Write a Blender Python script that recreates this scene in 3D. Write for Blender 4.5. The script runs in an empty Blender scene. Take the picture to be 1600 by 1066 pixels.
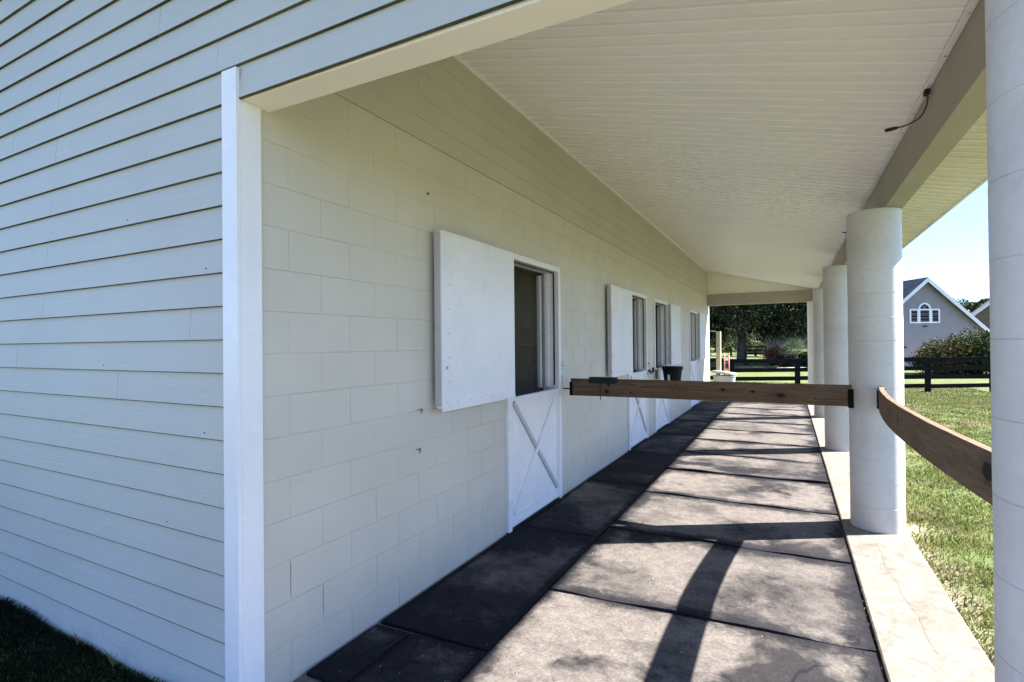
import bpy, bmesh, math, random
import numpy as np
from mathutils import Vector, Matrix, noise
random.seed(7); RNG = np.random.default_rng(7)
R = math.radians
C = bpy.context.scene.collection
S = bpy.context.scene

# ------------------------------------------------------------------ camera
YAW = R(27.8)
cam_d = bpy.data.cameras.new("camera"); cam = bpy.data.objects.new("camera", cam_d); C.objects.link(cam)
cam_d.sensor_width = 36; cam_d.lens = 18.45; cam_d.clip_start = 0.05; cam_d.clip_end = 2000
cam.matrix_world = (Matrix.Translation((0, 0, 1.66)) @ Matrix.Rotation(YAW, 4, 'Z')
                    @ Matrix.Rotation(R(90.35), 4, 'X') @ Matrix.Rotation(R(-0.55), 4, 'Z'))
S.camera = cam
# ------------------------------------------------------------------ sky + sun
SAZ = math.atan2(0.863, 0.505)      # clockwise from +Y
SEL = R(41.6)
w = bpy.data.worlds.new("World"); S.world = w; w.use_nodes = True
nt = w.node_tree; nt.nodes.clear()
sk = nt.nodes.new('ShaderNodeTexSky'); sk.sky_type = 'NISHITA'; sk.sun_disc = False
sk.sun_elevation = SEL; sk.sun_rotation = SAZ; sk.altitude = 10; sk.air_density = 0.5; sk.dust_density = 0.0; sk.ozone_density = 4.0
bg = nt.nodes.new('ShaderNodeBackground'); bg.inputs['Strength'].default_value = 0.13
wo = nt.nodes.new('ShaderNodeOutputWorld')
tn = nt.nodes.new('ShaderNodeMix'); tn.data_type = 'RGBA'; tn.blend_type = 'MULTIPLY'; tn.inputs[0].default_value = 1; tn.inputs[7].default_value = (1.05, .955, .93, 1)
nt.links.new(sk.outputs[0], tn.inputs[6]); 
tcw = nt.nodes.new('ShaderNodeTexCoord'); spw = nt.nodes.new('ShaderNodeSeparateXYZ'); rw = nt.nodes.new('ShaderNodeValToRGB'); hz_ = nt.nodes.new('ShaderNodeMix'); hz_.data_type = 'RGBA'; hz_.blend_type = 'MULTIPLY'; hz_.inputs[0].default_value = 1
rw.color_ramp.elements[0].position = 0.0; rw.color_ramp.elements[0].color = (.47, .49, .56, 1); rw.color_ramp.elements[1].position = .45; rw.color_ramp.elements[1].color = (1, 1, 1, 1)
nt.links.new(tcw.outputs['Generated'], spw.inputs[0]); nt.links.new(spw.outputs[2], rw.inputs[0]); nt.links.new(rw.outputs[0], hz_.inputs[7])
nt.links.new(tn.outputs[2], hz_.inputs[6]); nt.links.new(hz_.outputs[2], bg.inputs['Color']); nt.links.new(bg.outputs[0], wo.inputs['Surface'])
sl = bpy.data.lights.new("sun", 'SUN'); sl.energy = 5.0; sl.angle = R(0.53); sl.color = (1.0, 0.95, 0.89)
so = bpy.data.objects.new("sun", sl); C.objects.link(so)
sdir = Vector((math.sin(SAZ)*math.cos(SEL), math.cos(SAZ)*math.cos(SEL), math.sin(SEL)))
so.rotation_euler = sdir.to_track_quat('Z', 'Y').to_euler(); so.location = (20, 20, 30)
S.view_settings.view_transform = 'Standard'; S.view_settings.look = 'None'
S.view_settings.exposure = 2.4; S.view_settings.gamma = 1.0
S.render.engine = 'CYCLES'
S.cycles.max_bounces = 12; S.cycles.diffuse_bounces = 8

# ------------------------------------------------------------------ helpers
def at(px, d, z=0.0):
    """a spot seen in direction px (photo columns) at distance d in front of the camera, as a world point"""
    r = (px - 800) / 820 * d
    return Vector((r*math.cos(YAW) - d*math.sin(YAW), r*math.sin(YAW) + d*math.cos(YAW), z))

class MB:
    def __init__(s): s.v = []; s.f = []; s.uv = []
    def quad(s, a, b, c, d, uv=None):
        i = len(s.v); s.v += [tuple(a), tuple(b), tuple(c), tuple(d)]; s.f.append((i, i+1, i+2, i+3))
        s.uv += uv if uv else [(0, 0), (1, 0), (1, 1), (0, 1)]
    def poly(s, pts):
        i = len(s.v); s.v += [tuple(p) for p in pts]; s.f.append(tuple(range(i, i+len(pts)))); s.uv += [(0, 0)]*len(pts)
    def prism(s, pts, off):
        off = Vector(off); a = [Vector(p) for p in pts]; b = [p+off for p in a]
        s.poly(a[::-1]); s.poly(b)
        for k in range(len(a)):
            j = (k+1) % len(a); s.quad(a[k], a[j], b[j], b[k])
    def box(s, x0, x1, y0, y1, z0, z1, M=None):
        P = [Vector((x, y, z)) for z in (z0, z1) for x, y in ((x0, y0), (x1, y0), (x1, y1), (x0, y1))]
        if M: P = [M @ p for p in P]
        for q in ((3, 2, 1, 0), (4, 5, 6, 7), (0, 1, 5, 4), (1, 2, 6, 5), (2, 3, 7, 6), (3, 0, 4, 7)):
            s.quad(*[P[k] for k in q])
    def bar(s, a, b, wdt, hgt, up=(0, 0, 1)):
        a = Vector(a); b = Vector(b); d = (b-a); L = d.length; d.normalize()
        u = Vector(up); x = d.cross(u).normalized(); u = x.cross(d)
        M = Matrix((( x.x, d.x, u.x, a.x), (x.y, d.y, u.y, a.y), (x.z, d.z, u.z, a.z), (0, 0, 0, 1)))
        s.box(-wdt/2, wdt/2, 0, L, -hgt/2, hgt/2, M)
    def tube(s, pts, r, n=8, cap=True):
        pts = [Vector(p) for p in pts]; rr = r if isinstance(r, (list, tuple)) else [r]*len(pts)
        rings = []; ref = Vector((0.13, 0.21, 0.97))
        for k, p in enumerate(pts):
            d = (pts[min(k+1, len(pts)-1)] - pts[max(k-1, 0)]).normalized()
            if abs(d.dot(ref)) > .95: ref = Vector((1, .1, 0))
            x = d.cross(ref).normalized(); y = d.cross(x)
            rings.append([p + (x*math.cos(2*math.pi*i/n) + y*math.sin(2*math.pi*i/n))*rr[k] for i in range(n)])
        base = len(s.v)
        for rg in rings: s.v += [tuple(q) for q in rg]
        for k in range(len(rings)-1):
            for i in range(n):
                a = base+k*n+i; b = base+k*n+(i+1) % n; s.f.append((a, b, b+n, a+n)); s.uv += [(0, 0)]*4
        if cap:
            s.f.append(tuple(base+i for i in range(n))[::-1]); s.uv += [(0, 0)]*n
            s.f.append(tuple(base+(len(rings)-1)*n+i for i in range(n))); s.uv += [(0, 0)]*n
    def lathe(s, prof, c=(0, 0, 0), n=32, sx=1, sy=1):
        base = len(s.v)
        for r, z in prof:
            for i in range(n):
                t = 2*math.pi*i/n; s.v.append((c[0]+r*sx*math.cos(t), c[1]+r*sy*math.sin(t), c[2]+z))
        for k in range(len(prof)-1):
            for i in range(n):
                a = base+k*n+i; b = base+k*n+(i+1) % n; s.f.append((a, b, b+n, a+n)); s.uv += [(0, 0)]*4
    def build(s, name, mat, parent=None, smooth=False, bevel=0, auto=False):
        me = bpy.data.meshes.new(name); me.from_pydata(s.v, [], s.f)
        uvl = me.uv_layers.new(name='UVMap')
        flat = np.array(s.uv, dtype=np.float32).ravel(); 
        if len(flat) == len(me.loops)*2: uvl.data.foreach_set('uv', flat)
        me.materials.append(mat)
        if smooth: me.polygons.foreach_set('use_smooth', [True]*len(me.polygons))
        me.update()
        o = bpy.data.objects.new(name, me); C.objects.link(o)
        if bevel or auto:
            bm = bmesh.new(); bm.from_mesh(me)
            bmesh.ops.remove_doubles(bm, verts=bm.verts, dist=1e-5)
            bmesh.ops.recalc_face_normals(bm, faces=bm.faces)
            bm.to_mesh(me); bm.free()
        if bevel:
            m = o.modifiers.new('bevel', 'BEVEL'); m.width = bevel; m.segments = 2; m.limit_method = 'ANGLE'; m.angle_limit = R(40)
        if auto:
            me.set_sharp_from_angle(angle=R(35))
            me.polygons.foreach_set('use_smooth', [True]*len(me.polygons))
        if parent:
            o.parent = parent
            o.matrix_parent_inverse = parent.matrix_world.inverted() if False else Matrix.Translation(-Vector(wloc(parent)))
        return o
def wloc(o):
    v = Vector(o.location)
    p = o.parent
    if p is not None: v = v  # parts are built in world coordinates with their origin at the world origin
    return v if p is None else Vector((0, 0, 0))
def tag(o, label=None, cat=None, group=None, kind=None):
    if label: o['label'] = label
    if cat: o['category'] = cat
    if group: o['group'] = group
    if kind: o['kind'] = kind
    return o
def empty(name, loc, label, cat, group=None):
    o = bpy.data.objects.new(name, None); C.objects.link(o); o.location = loc; o.empty_display_size = .1
    return tag(o, label, cat, group)
def raw(name, co, faces_n, mat, parent=None):
    """co: (N,k,3) array of separate k-gons"""
    n, k, _ = co.shape
    me = bpy.data.meshes.new(name)
    me.vertices.add(n*k); me.vertices.foreach_set('co', co.reshape(-1).astype(np.float32))
    me.loops.add(n*k); me.loops.foreach_set('vertex_index', np.arange(n*k, dtype=np.int32))
    me.polygons.add(n); me.polygons.foreach_set('loop_start', np.arange(0, n*k, k, dtype=np.int32))
    me.materials.append(mat); me.update(calc_edges=True); me.validate()
    o = bpy.data.objects.new(name, me); C.objects.link(o)
    if parent: o.parent = parent; o.matrix_parent_inverse = Matrix.Translation(-Vector(wloc(parent)))
    return o

# ------------------------------------------------------------------ materials
class NM:
    def __init__(s, name, rough=.6, spec=.5):
        s.m = bpy.data.materials.new(name); s.m.use_nodes = True; s.t = s.m.node_tree
        s.b = s.t.nodes['Principled BSDF']; s.b.inputs['Roughness'].default_value = rough
        s.b.inputs['Specular IOR Level'].default_value = spec
        s.tc = s.t.nodes.new('ShaderNodeTexCoord')
    def n(s, typ, **kw):
        n = s.t.nodes.new(typ)
        for k, v in kw.items():
            if hasattr(n, k): setattr(n, k, v)
            else: n.inputs[k].default_value = v
        return n
    def l(s, a, b): s.t.links.new(a, b)
    def val(s, v):
        return v
    def mapping(s, scale, src='Object', rot=(0, 0, 0), loc=(0, 0, 0)):
        m = s.n('ShaderNodeMapping'); m.inputs['Scale'].default_value = scale; m.inputs['Rotation'].default_value = rot; m.inputs['Location'].default_value = loc
        s.l(s.tc.outputs[src], m.inputs[0]); return m.outputs[0]
    def noise(s, scale, detail=4, rough=.55, vec=None, dist=0):
        n = s.n('ShaderNodeTexNoise'); n.inputs['Scale'].default_value = scale; n.inputs['Detail'].default_value = detail
        n.inputs['Roughness'].default_value = rough; n.inputs['Distortion'].default_value = dist
        s.l(vec if vec is not None else s.tc.outputs['Object'], n.inputs['Vector']); return n.outputs[0]
    def ramp(s, f, stops):
        r = s.n('ShaderNodeValToRGB'); e = r.color_ramp.elements
        while len(e) < len(stops): e.new(.5)
        for i, (p, c) in enumerate(stops):
            e[i].position = p; e[i].color = (c, c, c, 1) if isinstance(c, (int, float)) else (*c, 1)
        s.l(f, r.inputs[0]); return r.outputs[0]
    def mix(s, f, a, b, mode='MIX'):
        n = s.n('ShaderNodeMix'); n.data_type = 'RGBA'; n.blend_type = mode
        for i, v in ((0, f), (6, a), (7, b)):
            if isinstance(v, (int, float)): n.inputs[i].default_value = v if i == 0 else (v, v, v, 1)
            elif isinstance(v, tuple): n.inputs[i].default_value = (*v, 1)
            else: s.l(v, n.inputs[i])
        return n.outputs[2]
    def math(s, op, a, b=0.0, c=0.0, clamp=False):
        n = s.n('ShaderNodeMath'); n.operation = op; n.use_clamp = clamp
        for i, v in enumerate((a, b, c)):
            if isinstance(v, (int, float)): n.inputs[i].default_value = v
            else: s.l(v, n.inputs[i])
        return n.outputs[0]
    def col(s, c):
        if isinstance(c, tuple): s.b.inputs['Base Color'].default_value = (*c, 1)
        else: s.l(c, s.b.inputs['Base Color'])
    def bump(s, h, strength=.3, dist=.01):
        n = s.n('ShaderNodeBump'); n.inputs['Strength'].default_value = strength; n.inputs['Distance'].default_value = dist
        s.l(h, n.inputs['Height']); s.l(n.outputs[0], s.b.inputs['Normal'])

def paint(name, c, rough=.5, var=.06, bump=.15, dirt=0.0, grime_z=None, bscale=60):
    m = NM(name, rough)
    n1 = m.noise(2.3, 5); n2 = m.noise(25, 4)
    f = m.math('ADD', m.math('MULTIPLY', n1, .7), m.math('MULTIPLY', n2, .3))
    dk = tuple(x*(1-var*2) for x in c); lt = tuple(min(1, x*(1+var)) for x in c)
    colr = m.ramp(f, [(.35, dk), (.65, lt)])
    if dirt:
        d = m.ramp(m.noise(7, 8, .7), [(.60, 0.0), (.72, 1.0)])
        colr = m.mix(m.math('MULTIPLY', d, dirt), colr, (.16, .14, .10))
    if grime_z:
        sep = m.n('ShaderNodeSeparateXYZ'); m.l(m.tc.outputs['Object'], sep.inputs[0])
        z = m.math('ADD', sep.outputs[2], m.math('MULTIPLY', m.math('SUBTRACT', m.noise(5, 5), .5), .35))
        g = m.math('SUBTRACT', 1, m.math('DIVIDE', z, grime_z[0]), clamp=True)
        colr = m.mix(m.math('MULTIPLY', g, grime_z[1]), colr, grime_z[2])
    m.col(colr)
    m.bump(m.noise(bscale, 6, .65), bump, .004)
    return m.m

M = {}
def block_mat(name, c):
    m = NM(name, .55, .35)
    n1 = m.noise(1.4, 5)
    colr = m.ramp(n1, [(.3, tuple(x*.93 for x in c)), (.7, tuple(x*1.03 for x in c))])
    # faint scuffs and a splash band close to the floor
    sep = m.n('ShaderNodeSeparateXYZ'); m.l(m.tc.outputs['Object'], sep.inputs[0])
    z = m.math('ADD', sep.outputs[2], m.math('MULTIPLY', m.math('SUBTRACT', m.noise(4, 5), .5), .5))
    g = m.math('SUBTRACT', 1, m.math('DIVIDE', z, .5), clamp=True)
    colr = m.mix(m.math('MULTIPLY', g, .45), colr, (.36, .335, .29))
    sc = m.ramp(m.noise(1, 7, .75, m.mapping((9, 3.5, 9))), [(.66, 0.), (.75, 1.)])
    colr = m.mix(m.math('MULTIPLY', sc, .18), colr, (.25, .23, .2))
    m.col(colr)
    m.bump(m.math('ADD', m.noise(140, 5, .7), m.math('MULTIPLY', m.noise(28, 4), .8)), .5, .004)
    return m.m
M['block'] = block_mat('painted_block', (.585, .55, .46))
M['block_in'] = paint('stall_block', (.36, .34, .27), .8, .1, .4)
def siding_mat(name, c):
    m = NM(name, .5, .4)
    gv = m.mapping((1.2, 1.2, 70)); g = m.noise(1.0, 7, .65, gv, 1.2)
    n1 = m.noise(.9, 4)
    colr = m.ramp(n1, [(.3, tuple(x*.92 for x in c)), (.7, tuple(x*1.04 for x in c))])
    colr = m.mix(.12, colr, m.ramp(g, [(.3, tuple(x*.6 for x in c)), (.7, c)]))
    sep = m.n('ShaderNodeSeparateXYZ'); m.l(m.tc.outputs['Object'], sep.inputs[0])
    z = m.math('ADD', sep.outputs[2], m.math('MULTIPLY', m.math('SUBTRACT', m.noise(3, 5), .5), .5))
    gr = m.math('SUBTRACT', 1, m.math('DIVIDE', z, .55), clamp=True)
    sp = m.ramp(m.noise(45, 6, .8), [(.45, 0.), (.62, 1.)])
    colr = m.mix(m.math('MULTIPLY', gr, m.math('ADD', m.math('MULTIPLY', sp, .35), .1)), colr, (.62, .64, .66))
    m.col(colr); m.bump(g, .7, .003); return m.m
M['siding'] = siding_mat('lap_siding_paint', (.50, .505, .46))
M['trim'] = paint('white_trim_paint', (.80, .80, .80), .35, .03, .1, 0.02, bscale=40)
M['cream_trim'] = siding_mat('cream_board_paint', (.80, .77, .70))
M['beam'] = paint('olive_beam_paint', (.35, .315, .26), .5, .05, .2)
def soffit_mat():
    m = NM('vinyl_soffit', .42, .5)
    n1 = m.noise(1, 4, .5, m.mapping((1.0, 2.0, 1)))
    c = m.ramp(n1, [(.3, (.79, .765, .765)), (.7, (.825, .80, .80))])
    st = m.ramp(m.noise(1, 6, .6, m.mapping((2.2, 7, 2))), [(.62, 0.), (.78, 1.)])
    c = m.mix(m.math('MULTIPLY', st, .10), c, (.45, .42, .38))
    sep = m.n('ShaderNodeSeparateXYZ'); m.l(m.tc.outputs['Object'], sep.inputs[0])
    for (cx, cy) in ((.66, 6.5), (.66, 10.0), (.62, 13.6)):
        dx = m.math('DIVIDE', m.math('SUBTRACT', sep.outputs[0], cx), .42); dy = m.math('DIVIDE', m.math('SUBTRACT', sep.outputs[1], cy), .55)
        d = m.math('SQRT', m.math('ADD', m.math('MULTIPLY', dx, dx), m.math('MULTIPLY', dy, dy)))
        d = m.math('ADD', d, m.math('MULTIPLY', m.math('SUBTRACT', m.noise(1, 5, .6, m.mapping((3, 9, 3))), .5), 1.2))
        c = m.mix(m.ramp(d, [(.15, .42), (.95, 0.)]), c, (.22, .19, .16))
    m.col(c); return m.m
M['soffit'] = soffit_mat()
M['bead'] = paint('lit_seam_vinyl', (.93, .92, .92), .35, .01, .02); M['bead_out'] = paint('pale_cream_vinyl', (.82, .80, .70), .35, .01, .02)  # bead whiter than the flats: light catching the seams put into the colour
M['soffit_out'] = paint('cream_soffit', (.66, .64, .54), .5, .04, .1)
M['column'] = paint('column_paint', (.60, .585, .56), .5, .06, .4, 0.16, (.45, .5, (.50, .43, .36)), 70)
M['door'] = paint('door_white', (.78, .77, .77), .38, .04, .10, .16)
M['dooredge'] = paint('door_edge_grey', (.46, .46, .47), .4, .05, .08, .15)
M['galv'] = paint('galvanised', (.45, .45, .46), .4, .1, .1); M['galv'].node_tree.nodes['Principled BSDF'].inputs['Metallic'].default_value = .6
M['black'] = paint('black_rubber', (.02, .02, .022), .45, .2, .1)
M['iron'] = paint('dark_iron', (.012, .011, .010), .7, .2, .3)
M['rust'] = paint('rusty_iron', (.16, .09, .06), .8, .3, .4)
M['shingle'] = paint('roof_shingle', (.10, .10, .11), .9, .25, .6)
M['roofmetal'] = paint('roof_metal', (.35, .36, .35), .5, .05, .1)
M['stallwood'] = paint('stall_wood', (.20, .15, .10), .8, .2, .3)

def concrete():
    m = NM('concrete', .85, .3)
    n1 = m.noise(1.7, 6, .6); n2 = m.noise(14, 6, .7)
    c = m.ramp(n1, [(.3, (.165, .147, .12)), (.5, (.20, .182, .155)), (.7, (.225, .207, .18))])
    st = m.ramp(m.noise(5.5, 8, .72, dist=.6), [(.47, 0.), (.62, 1.)])
    c = m.mix(m.math('MULTIPLY', st, .7), c, (.105, .085, .06))
    c = m.mix(.25, c, m.ramp(n2, [(.35, (.09, .078, .06)), (.6, (.24, .22, .19))]))


    c = m.mix(.6, c, m.ramp(m.noise(70, 5, .75), [(.3, .6), (.7, 1.3)]), 'MULTIPLY')
    m.col(c); m.bump(m.math('ADD', m.noise(90, 6, .7), n2), .4, .004); return m.m
M['concrete'] = concrete()

def mat_rubber(name, dust, seed):
    """black stall mat: trodden dust in its middle, bare rubber towards its rims, drying rings"""
    m = NM(name, .8, .10)
    off = m.mapping((1, 1, 1), 'Object', loc=(seed*3.7, seed*1.9, 0))
    sep = m.n('ShaderNodeSeparateXYZ'); m.l(m.tc.outputs['Generated'], sep.inputs[0])
    ex = m.math('MULTIPLY', m.math('SUBTRACT', .5, m.math('ABSOLUTE', m.math('SUBTRACT', sep.outputs[0], .5))), 1.5)
    ey = m.math('SUBTRACT', .5, m.math('ABSOLUTE', m.math('SUBTRACT', sep.outputs[1], .5)))
    e = m.math('MINIMUM', ex, ey)                      # 0 at the rim
    n1 = m.noise(1.25, 7, .58, off, .2); n2 = m.noise(11, 7, .7, off, .3); n3 = m.noise(70, 4, .7, off)
    body = m.math('ADD', m.math('MULTIPLY', n1, 2.1), m.math('MULTIPLY', n2, .38))
    body = m.math('ADD', body, m.math('MULTIPLY', m.math('MINIMUM', m.math('ADD', e, m.math('MULTIPLY', m.math('SUBTRACT', n2, .5), .12)), .13), 4.2))
    body = m.math('ADD', body, dust - 1.60)
    f = m.ramp(body, [(.0, 0.), (.30, .12), (.52, .55), (.72, .9), (.95, 1.)])
    blot = m.ramp(m.noise(.8, 5, .55, m.mapping((1, 1, 1), 'Object', loc=(seed*5.1+2, 7, 0)), .4), [(.375, 1.), (.415, 0.)])
    f = m.math('MULTIPLY', f, m.math('SUBTRACT', 1, m.math('MULTIPLY', blot, .88)))
    scuff = m.ramp(m.noise(1, 6, .7, m.mapping((3, 26, 1), 'Object', rot=(0, 0, .5+seed), loc=(seed, 0, 0)), .6), [(.60, 0.), (.70, 1.)])
    f = m.math('MULTIPLY', f, m.math('SUBTRACT', 1, m.math('MULTIPLY', scuff, .28)))
    # drying rings
    rg = m.noise(1.6, 3, .5, off, .8)
    ring = m.math('ABSOLUTE', m.math('SUBTRACT', rg, .56))
    ring = m.ramp(ring, [(.0, 1.), (.012, .0)])
    f = m.math('SUBTRACT', f, m.math('MULTIPLY', m.math('MULTIPLY', ring, n2), .35), clamp=True)
    c = m.mix(f, (.013, .013, .017), m.ramp(n2, [(.3, (.115, .101, .091)), (.7, (.185, .163, .148))]))
    c = m.mix(.8, c, m.ramp(m.noise(55, 5, .75, off), [(.3, .45), (.7, 1.35)]), 'MULTIPLY')
    cr = m.ramp(n3, [(.70, 0.), (.76, 1.)])
    c = m.mix(m.math('MULTIPLY', cr, .15), c, (.55, .5, .42))
    m.col(c)
    m.bump(m.math('ADD', m.noise(160, 4, .7, off), m.math('MULTIPLY', n2, 2)), .35, .003)
    return m.m
M['mat_dusty'] = [mat_rubber('stall_mat_dusty', d, i) for i, d in enumerate((.50, .40, .45))]
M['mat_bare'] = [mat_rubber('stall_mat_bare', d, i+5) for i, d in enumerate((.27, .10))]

def wood_rail(name, knots, tone=1.0, grey=0.0):
    m = NM(name, .75, .3)
    u = m.n('ShaderNodeSeparateXYZ'); m.l(m.tc.outputs['UV'], u.inputs[0])     # u = metres along, v = metres up
    gv = m.mapping((1.6, 26, 1), 'UV'); base = m.noise(1.3, 7, .65, gv, 1.6)
    fine = m.noise(1, 5, .7, m.mapping((9, 320, 1), 'UV'))
    c = m.ramp(base, [(.32, (.045*tone, .020*tone, .009*tone)), (.46, (.15*tone, .078*tone, .036*tone)), (.62, (.30*tone, .185*tone, .100*tone))])
    c = m.mix(.45, c, m.ramp(fine, [(.3, (.05*tone, .026*tone, .013*tone)), (.7, (.27*tone, .165*tone, .09*tone))]))
    c = m.mix(grey, c, m.ramp(fine, [(.3, (.085, .068, .05)), (.7, (.19, .155, .12))]))
    patch = m.ramp(m.noise(1, 4, .6, m.mapping((2.2, 6, 1), 'UV')), [(.45, 0.), (.7, 1.)])
    c = m.mix(m.math('MULTIPLY', patch, .35), c, (.20*tone, .155*tone, .12*tone))
    for (ku, kv, ra, rb) in knots:
        dx = m.math('DIVIDE', m.math('SUBTRACT', u.outputs[0], ku), ra); dy = m.math('DIVIDE', m.math('SUBTRACT', u.outputs[1], kv), rb)
        d = m.math('SQRT', m.math('ADD', m.math('MULTIPLY', dx, dx), m.math('MULTIPLY', dy, dy)))
        d = m.math('ADD', d, m.math('MULTIPLY', m.math('SUBTRACT', base, .5), .9))
        c = m.mix(m.ramp(m.math('MULTIPLY', d, .33), [(.28, 1.), (.36, .35), (.75, 0.)]), c, (.012, .007, .006))
    m.col(c); m.bump(m.math('ADD', fine, base), .4, .003); return m.m

def foliage(name, a, b, c=None, trans=.15):
    m = NM(name, .8, .12)
    g = m.n('ShaderNodeNewGeometry')
    stops = [(.15, a), (.75, b)] + ([(.97, c)] if c else [])
    rp = m.ramp(g.outputs['Random Per Island'], stops)
    cl = m.ramp(m.noise(.55, 4), [(.35, .62), (.65, 1.15)])
    m.col(m.mix(1.0, rp, cl, 'MULTIPLY'))
    t = m.n('ShaderNodeBsdfTranslucent'); m.l(rp, t.inputs[0]); mx = m.n('ShaderNodeMixShader'); mx.inputs[0].default_value = trans
    out = m.t.nodes['Material Output']; m.l(m.b.outputs[0], mx.inputs[1]); m.l(t.outputs[0], mx.inputs[2]); m.l(mx.outputs[0], out.inputs[0])
    return m.m
M['oak'] = foliage('oak_leaves', (.012, .020, .008), (.035, .052, .018), (.17, .19, .12))
M['moss'] = foliage('hanging_moss', (.10, .11, .085), (.20, .21, .16))
M['pine'] = foliage('far_leaves', (.04, .06, .02), (.12, .15, .055), (.28, .30, .15))
M['bright'] = foliage('bright_leaves', (.07, .10, .03), (.22, .26, .10), (.42, .44, .26), .3)
M['shrub'] = foliage('shrub_leaves', (.012, .024, .007), (.04, .06, .018), (.14, .15, .06))
M['nandina'] = foliage('nandina_leaves', (.02, .028, .008), (.08, .07, .02), (.26, .16, .07))
M['pink'] = foliage('red_hedge_leaves', (.12, .03, .03), (.28, .10, .09), (.4, .18, .16))
M['palm'] = foliage('palm_fronds', (.12, .20, .08), (.36, .45, .24), (.6, .65, .45))
M['bark'] = paint('bark', (.09, .075, .06), .9, .3, .8, bscale=12)
M['bracket'] = paint('black_bracket', (.006, .006, .006), .8, .1, .1); M['bracket'].node_tree.nodes['Principled BSDF'].inputs['Specular IOR Level'].default_value = .1
M['fence'] = paint('black_fence_paint', (.006, .006, .007), .8, .2, .2)

def grass_blade_mat():
    m = NM('grass_blades', .6, .3)
    g = m.n('ShaderNodeNewGeometry')
    green = m.ramp(g.outputs['Random Per Island'], [(.1, (.07, .105, .02)), (.5, (.135, .175, .038)), (.9, (.24, .26, .08))])
    dry = m.ramp(g.outputs['Random Per Island'], [(.1, (.17, .14, .075)), (.9, (.36, .30, .185))])
    p = m.ramp(m.noise(.9, 5, .6, dist=.5), [(.50, 0.), (.66, 1.)])
    p = m.math('MAXIMUM', m.math('MULTIPLY', p, .7), m.ramp(m.math('FRACT', m.math('MULTIPLY', g.outputs['Random Per Island'], 17.3)), [(.82, 0.), (.84, 1.)]))
    c = m.mix(p, green, dry); m.col(c)
    t = m.n('ShaderNodeBsdfTranslucent'); m.l(c, t.inputs[0]); mx = m.n('ShaderNodeMixShader'); mx.inputs[0].default_value = .25
    out = m.t.nodes['Material Output']; m.l(m.b.outputs[0], mx.inputs[1]); m.l(t.outputs[0], mx.inputs[2]); m.l(mx.outputs[0], out.inputs[0])
    return m.m
M['blade'] = grass_blade_mat(); M['weed'] = foliage('shade_darkened_grass', (.008, .016, .006), (.022, .038, .012), (.05, .06, .03))  # second grass colour darkened to paint in the shade along the gable wall
def ground_mat():
    m = NM('lawn', .9, .2)
    big = m.noise(.12, 5, .6); mid = m.noise(.9, 5, .6, dist=.5); fine = m.noise(18, 6, .7)
    gr = m.ramp(fine, [(.3, (.055, .075, .022)), (.55, (.105, .145, .04)), (.8, (.17, .20, .07))])
    dry = m.ramp(fine, [(.3, (.12, .10, .055)), (.7, (.27, .22, .13))])
    c = m.mix(m.math('MULTIPLY', m.ramp(mid, [(.47, 0.), (.64, 1.)]), .6), gr, dry)
    c = m.mix(m.ramp(big, [(.4, 0.), (.65, .45)]), c, (.14, .17, .045))
    # bare sand next to the slab
    sep = m.n('ShaderNodeSeparateXYZ'); m.l(m.tc.outputs['Object'], sep.inputs[0])
    x = m.math('ADD', sep.outputs[0], m.math('MULTIPLY', m.math('SUBTRACT', m.noise(2.2, 5), .5), .9))
    inn = m.math('MULTIPLY', m.ramp(m.math('SUBTRACT', x, .55), [(.28, 1.), (.62, 0.)]), m.math('MULTIPLY', m.math('GREATER_THAN', sep.outputs[0], -2.4), m.math('LESS_THAN', sep.outputs[1], 17.5)))
    sand = m.ramp(m.noise(40, 6, .75), [(.35, (.20, .15, .105)), (.6, (.42, .35, .27))])
    c = m.mix(inn, c, sand)
    m.col(c); m.bump(m.math('ADD', fine, m.noise(60, 5, .7)), .7, .03); return m.m
M['lawn'] = ground_mat()
m_ = NM('sandy_road', .9); m_.col(m_.ramp(m_.noise(1.5, 6), [(.3, (.34, .29, .26)), (.7, (.44, .39, .36))])); m_.bump(m_.noise(30), .3, .01); M['road'] = m_.m
m_ = NM('glass_dark', .3, .04); m_.col((.006, .007, .012)); M['glass'] = m_.m
M['housesiding'] = paint('grey_siding_paint', (.27, .25, .245), .6, .05, .1)
M['housetrim'] = paint('house_trim_paint', (.72, .74, .76), .5, .03, .05)
M['fence'].node_tree.nodes['Principled BSDF'].inputs['Specular IOR Level'].default_value = .12
M['oldpost'] = paint('weathered_post', (.36, .31, .22), .9, .2, .6, bscale=20)
M['redpipe'] = paint('red_pipe_paint', (.42, .12, .10), .5, .15, .2)
M['tub'] = paint('grey_white_plastic', (.34, .36, .34), .45, .04, .1)
M['bucket'] = paint('black_bucket_plastic', (.007, .008, .009), .6, .1, .05); M['bucket'].node_tree.nodes['Principled BSDF'].inputs['Specular IOR Level'].default_value = .15
M['label'] = paint('paper_label', (.6, .6, .58), .6, .2, .05)
M['greenplastic'] = paint('dark_green_plastic', (.005, .014, .012), .8, .2, .2)
M['crumb'] = paint('pale_crumbs', (.55, .5, .42), .9, .2, .3)

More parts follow.
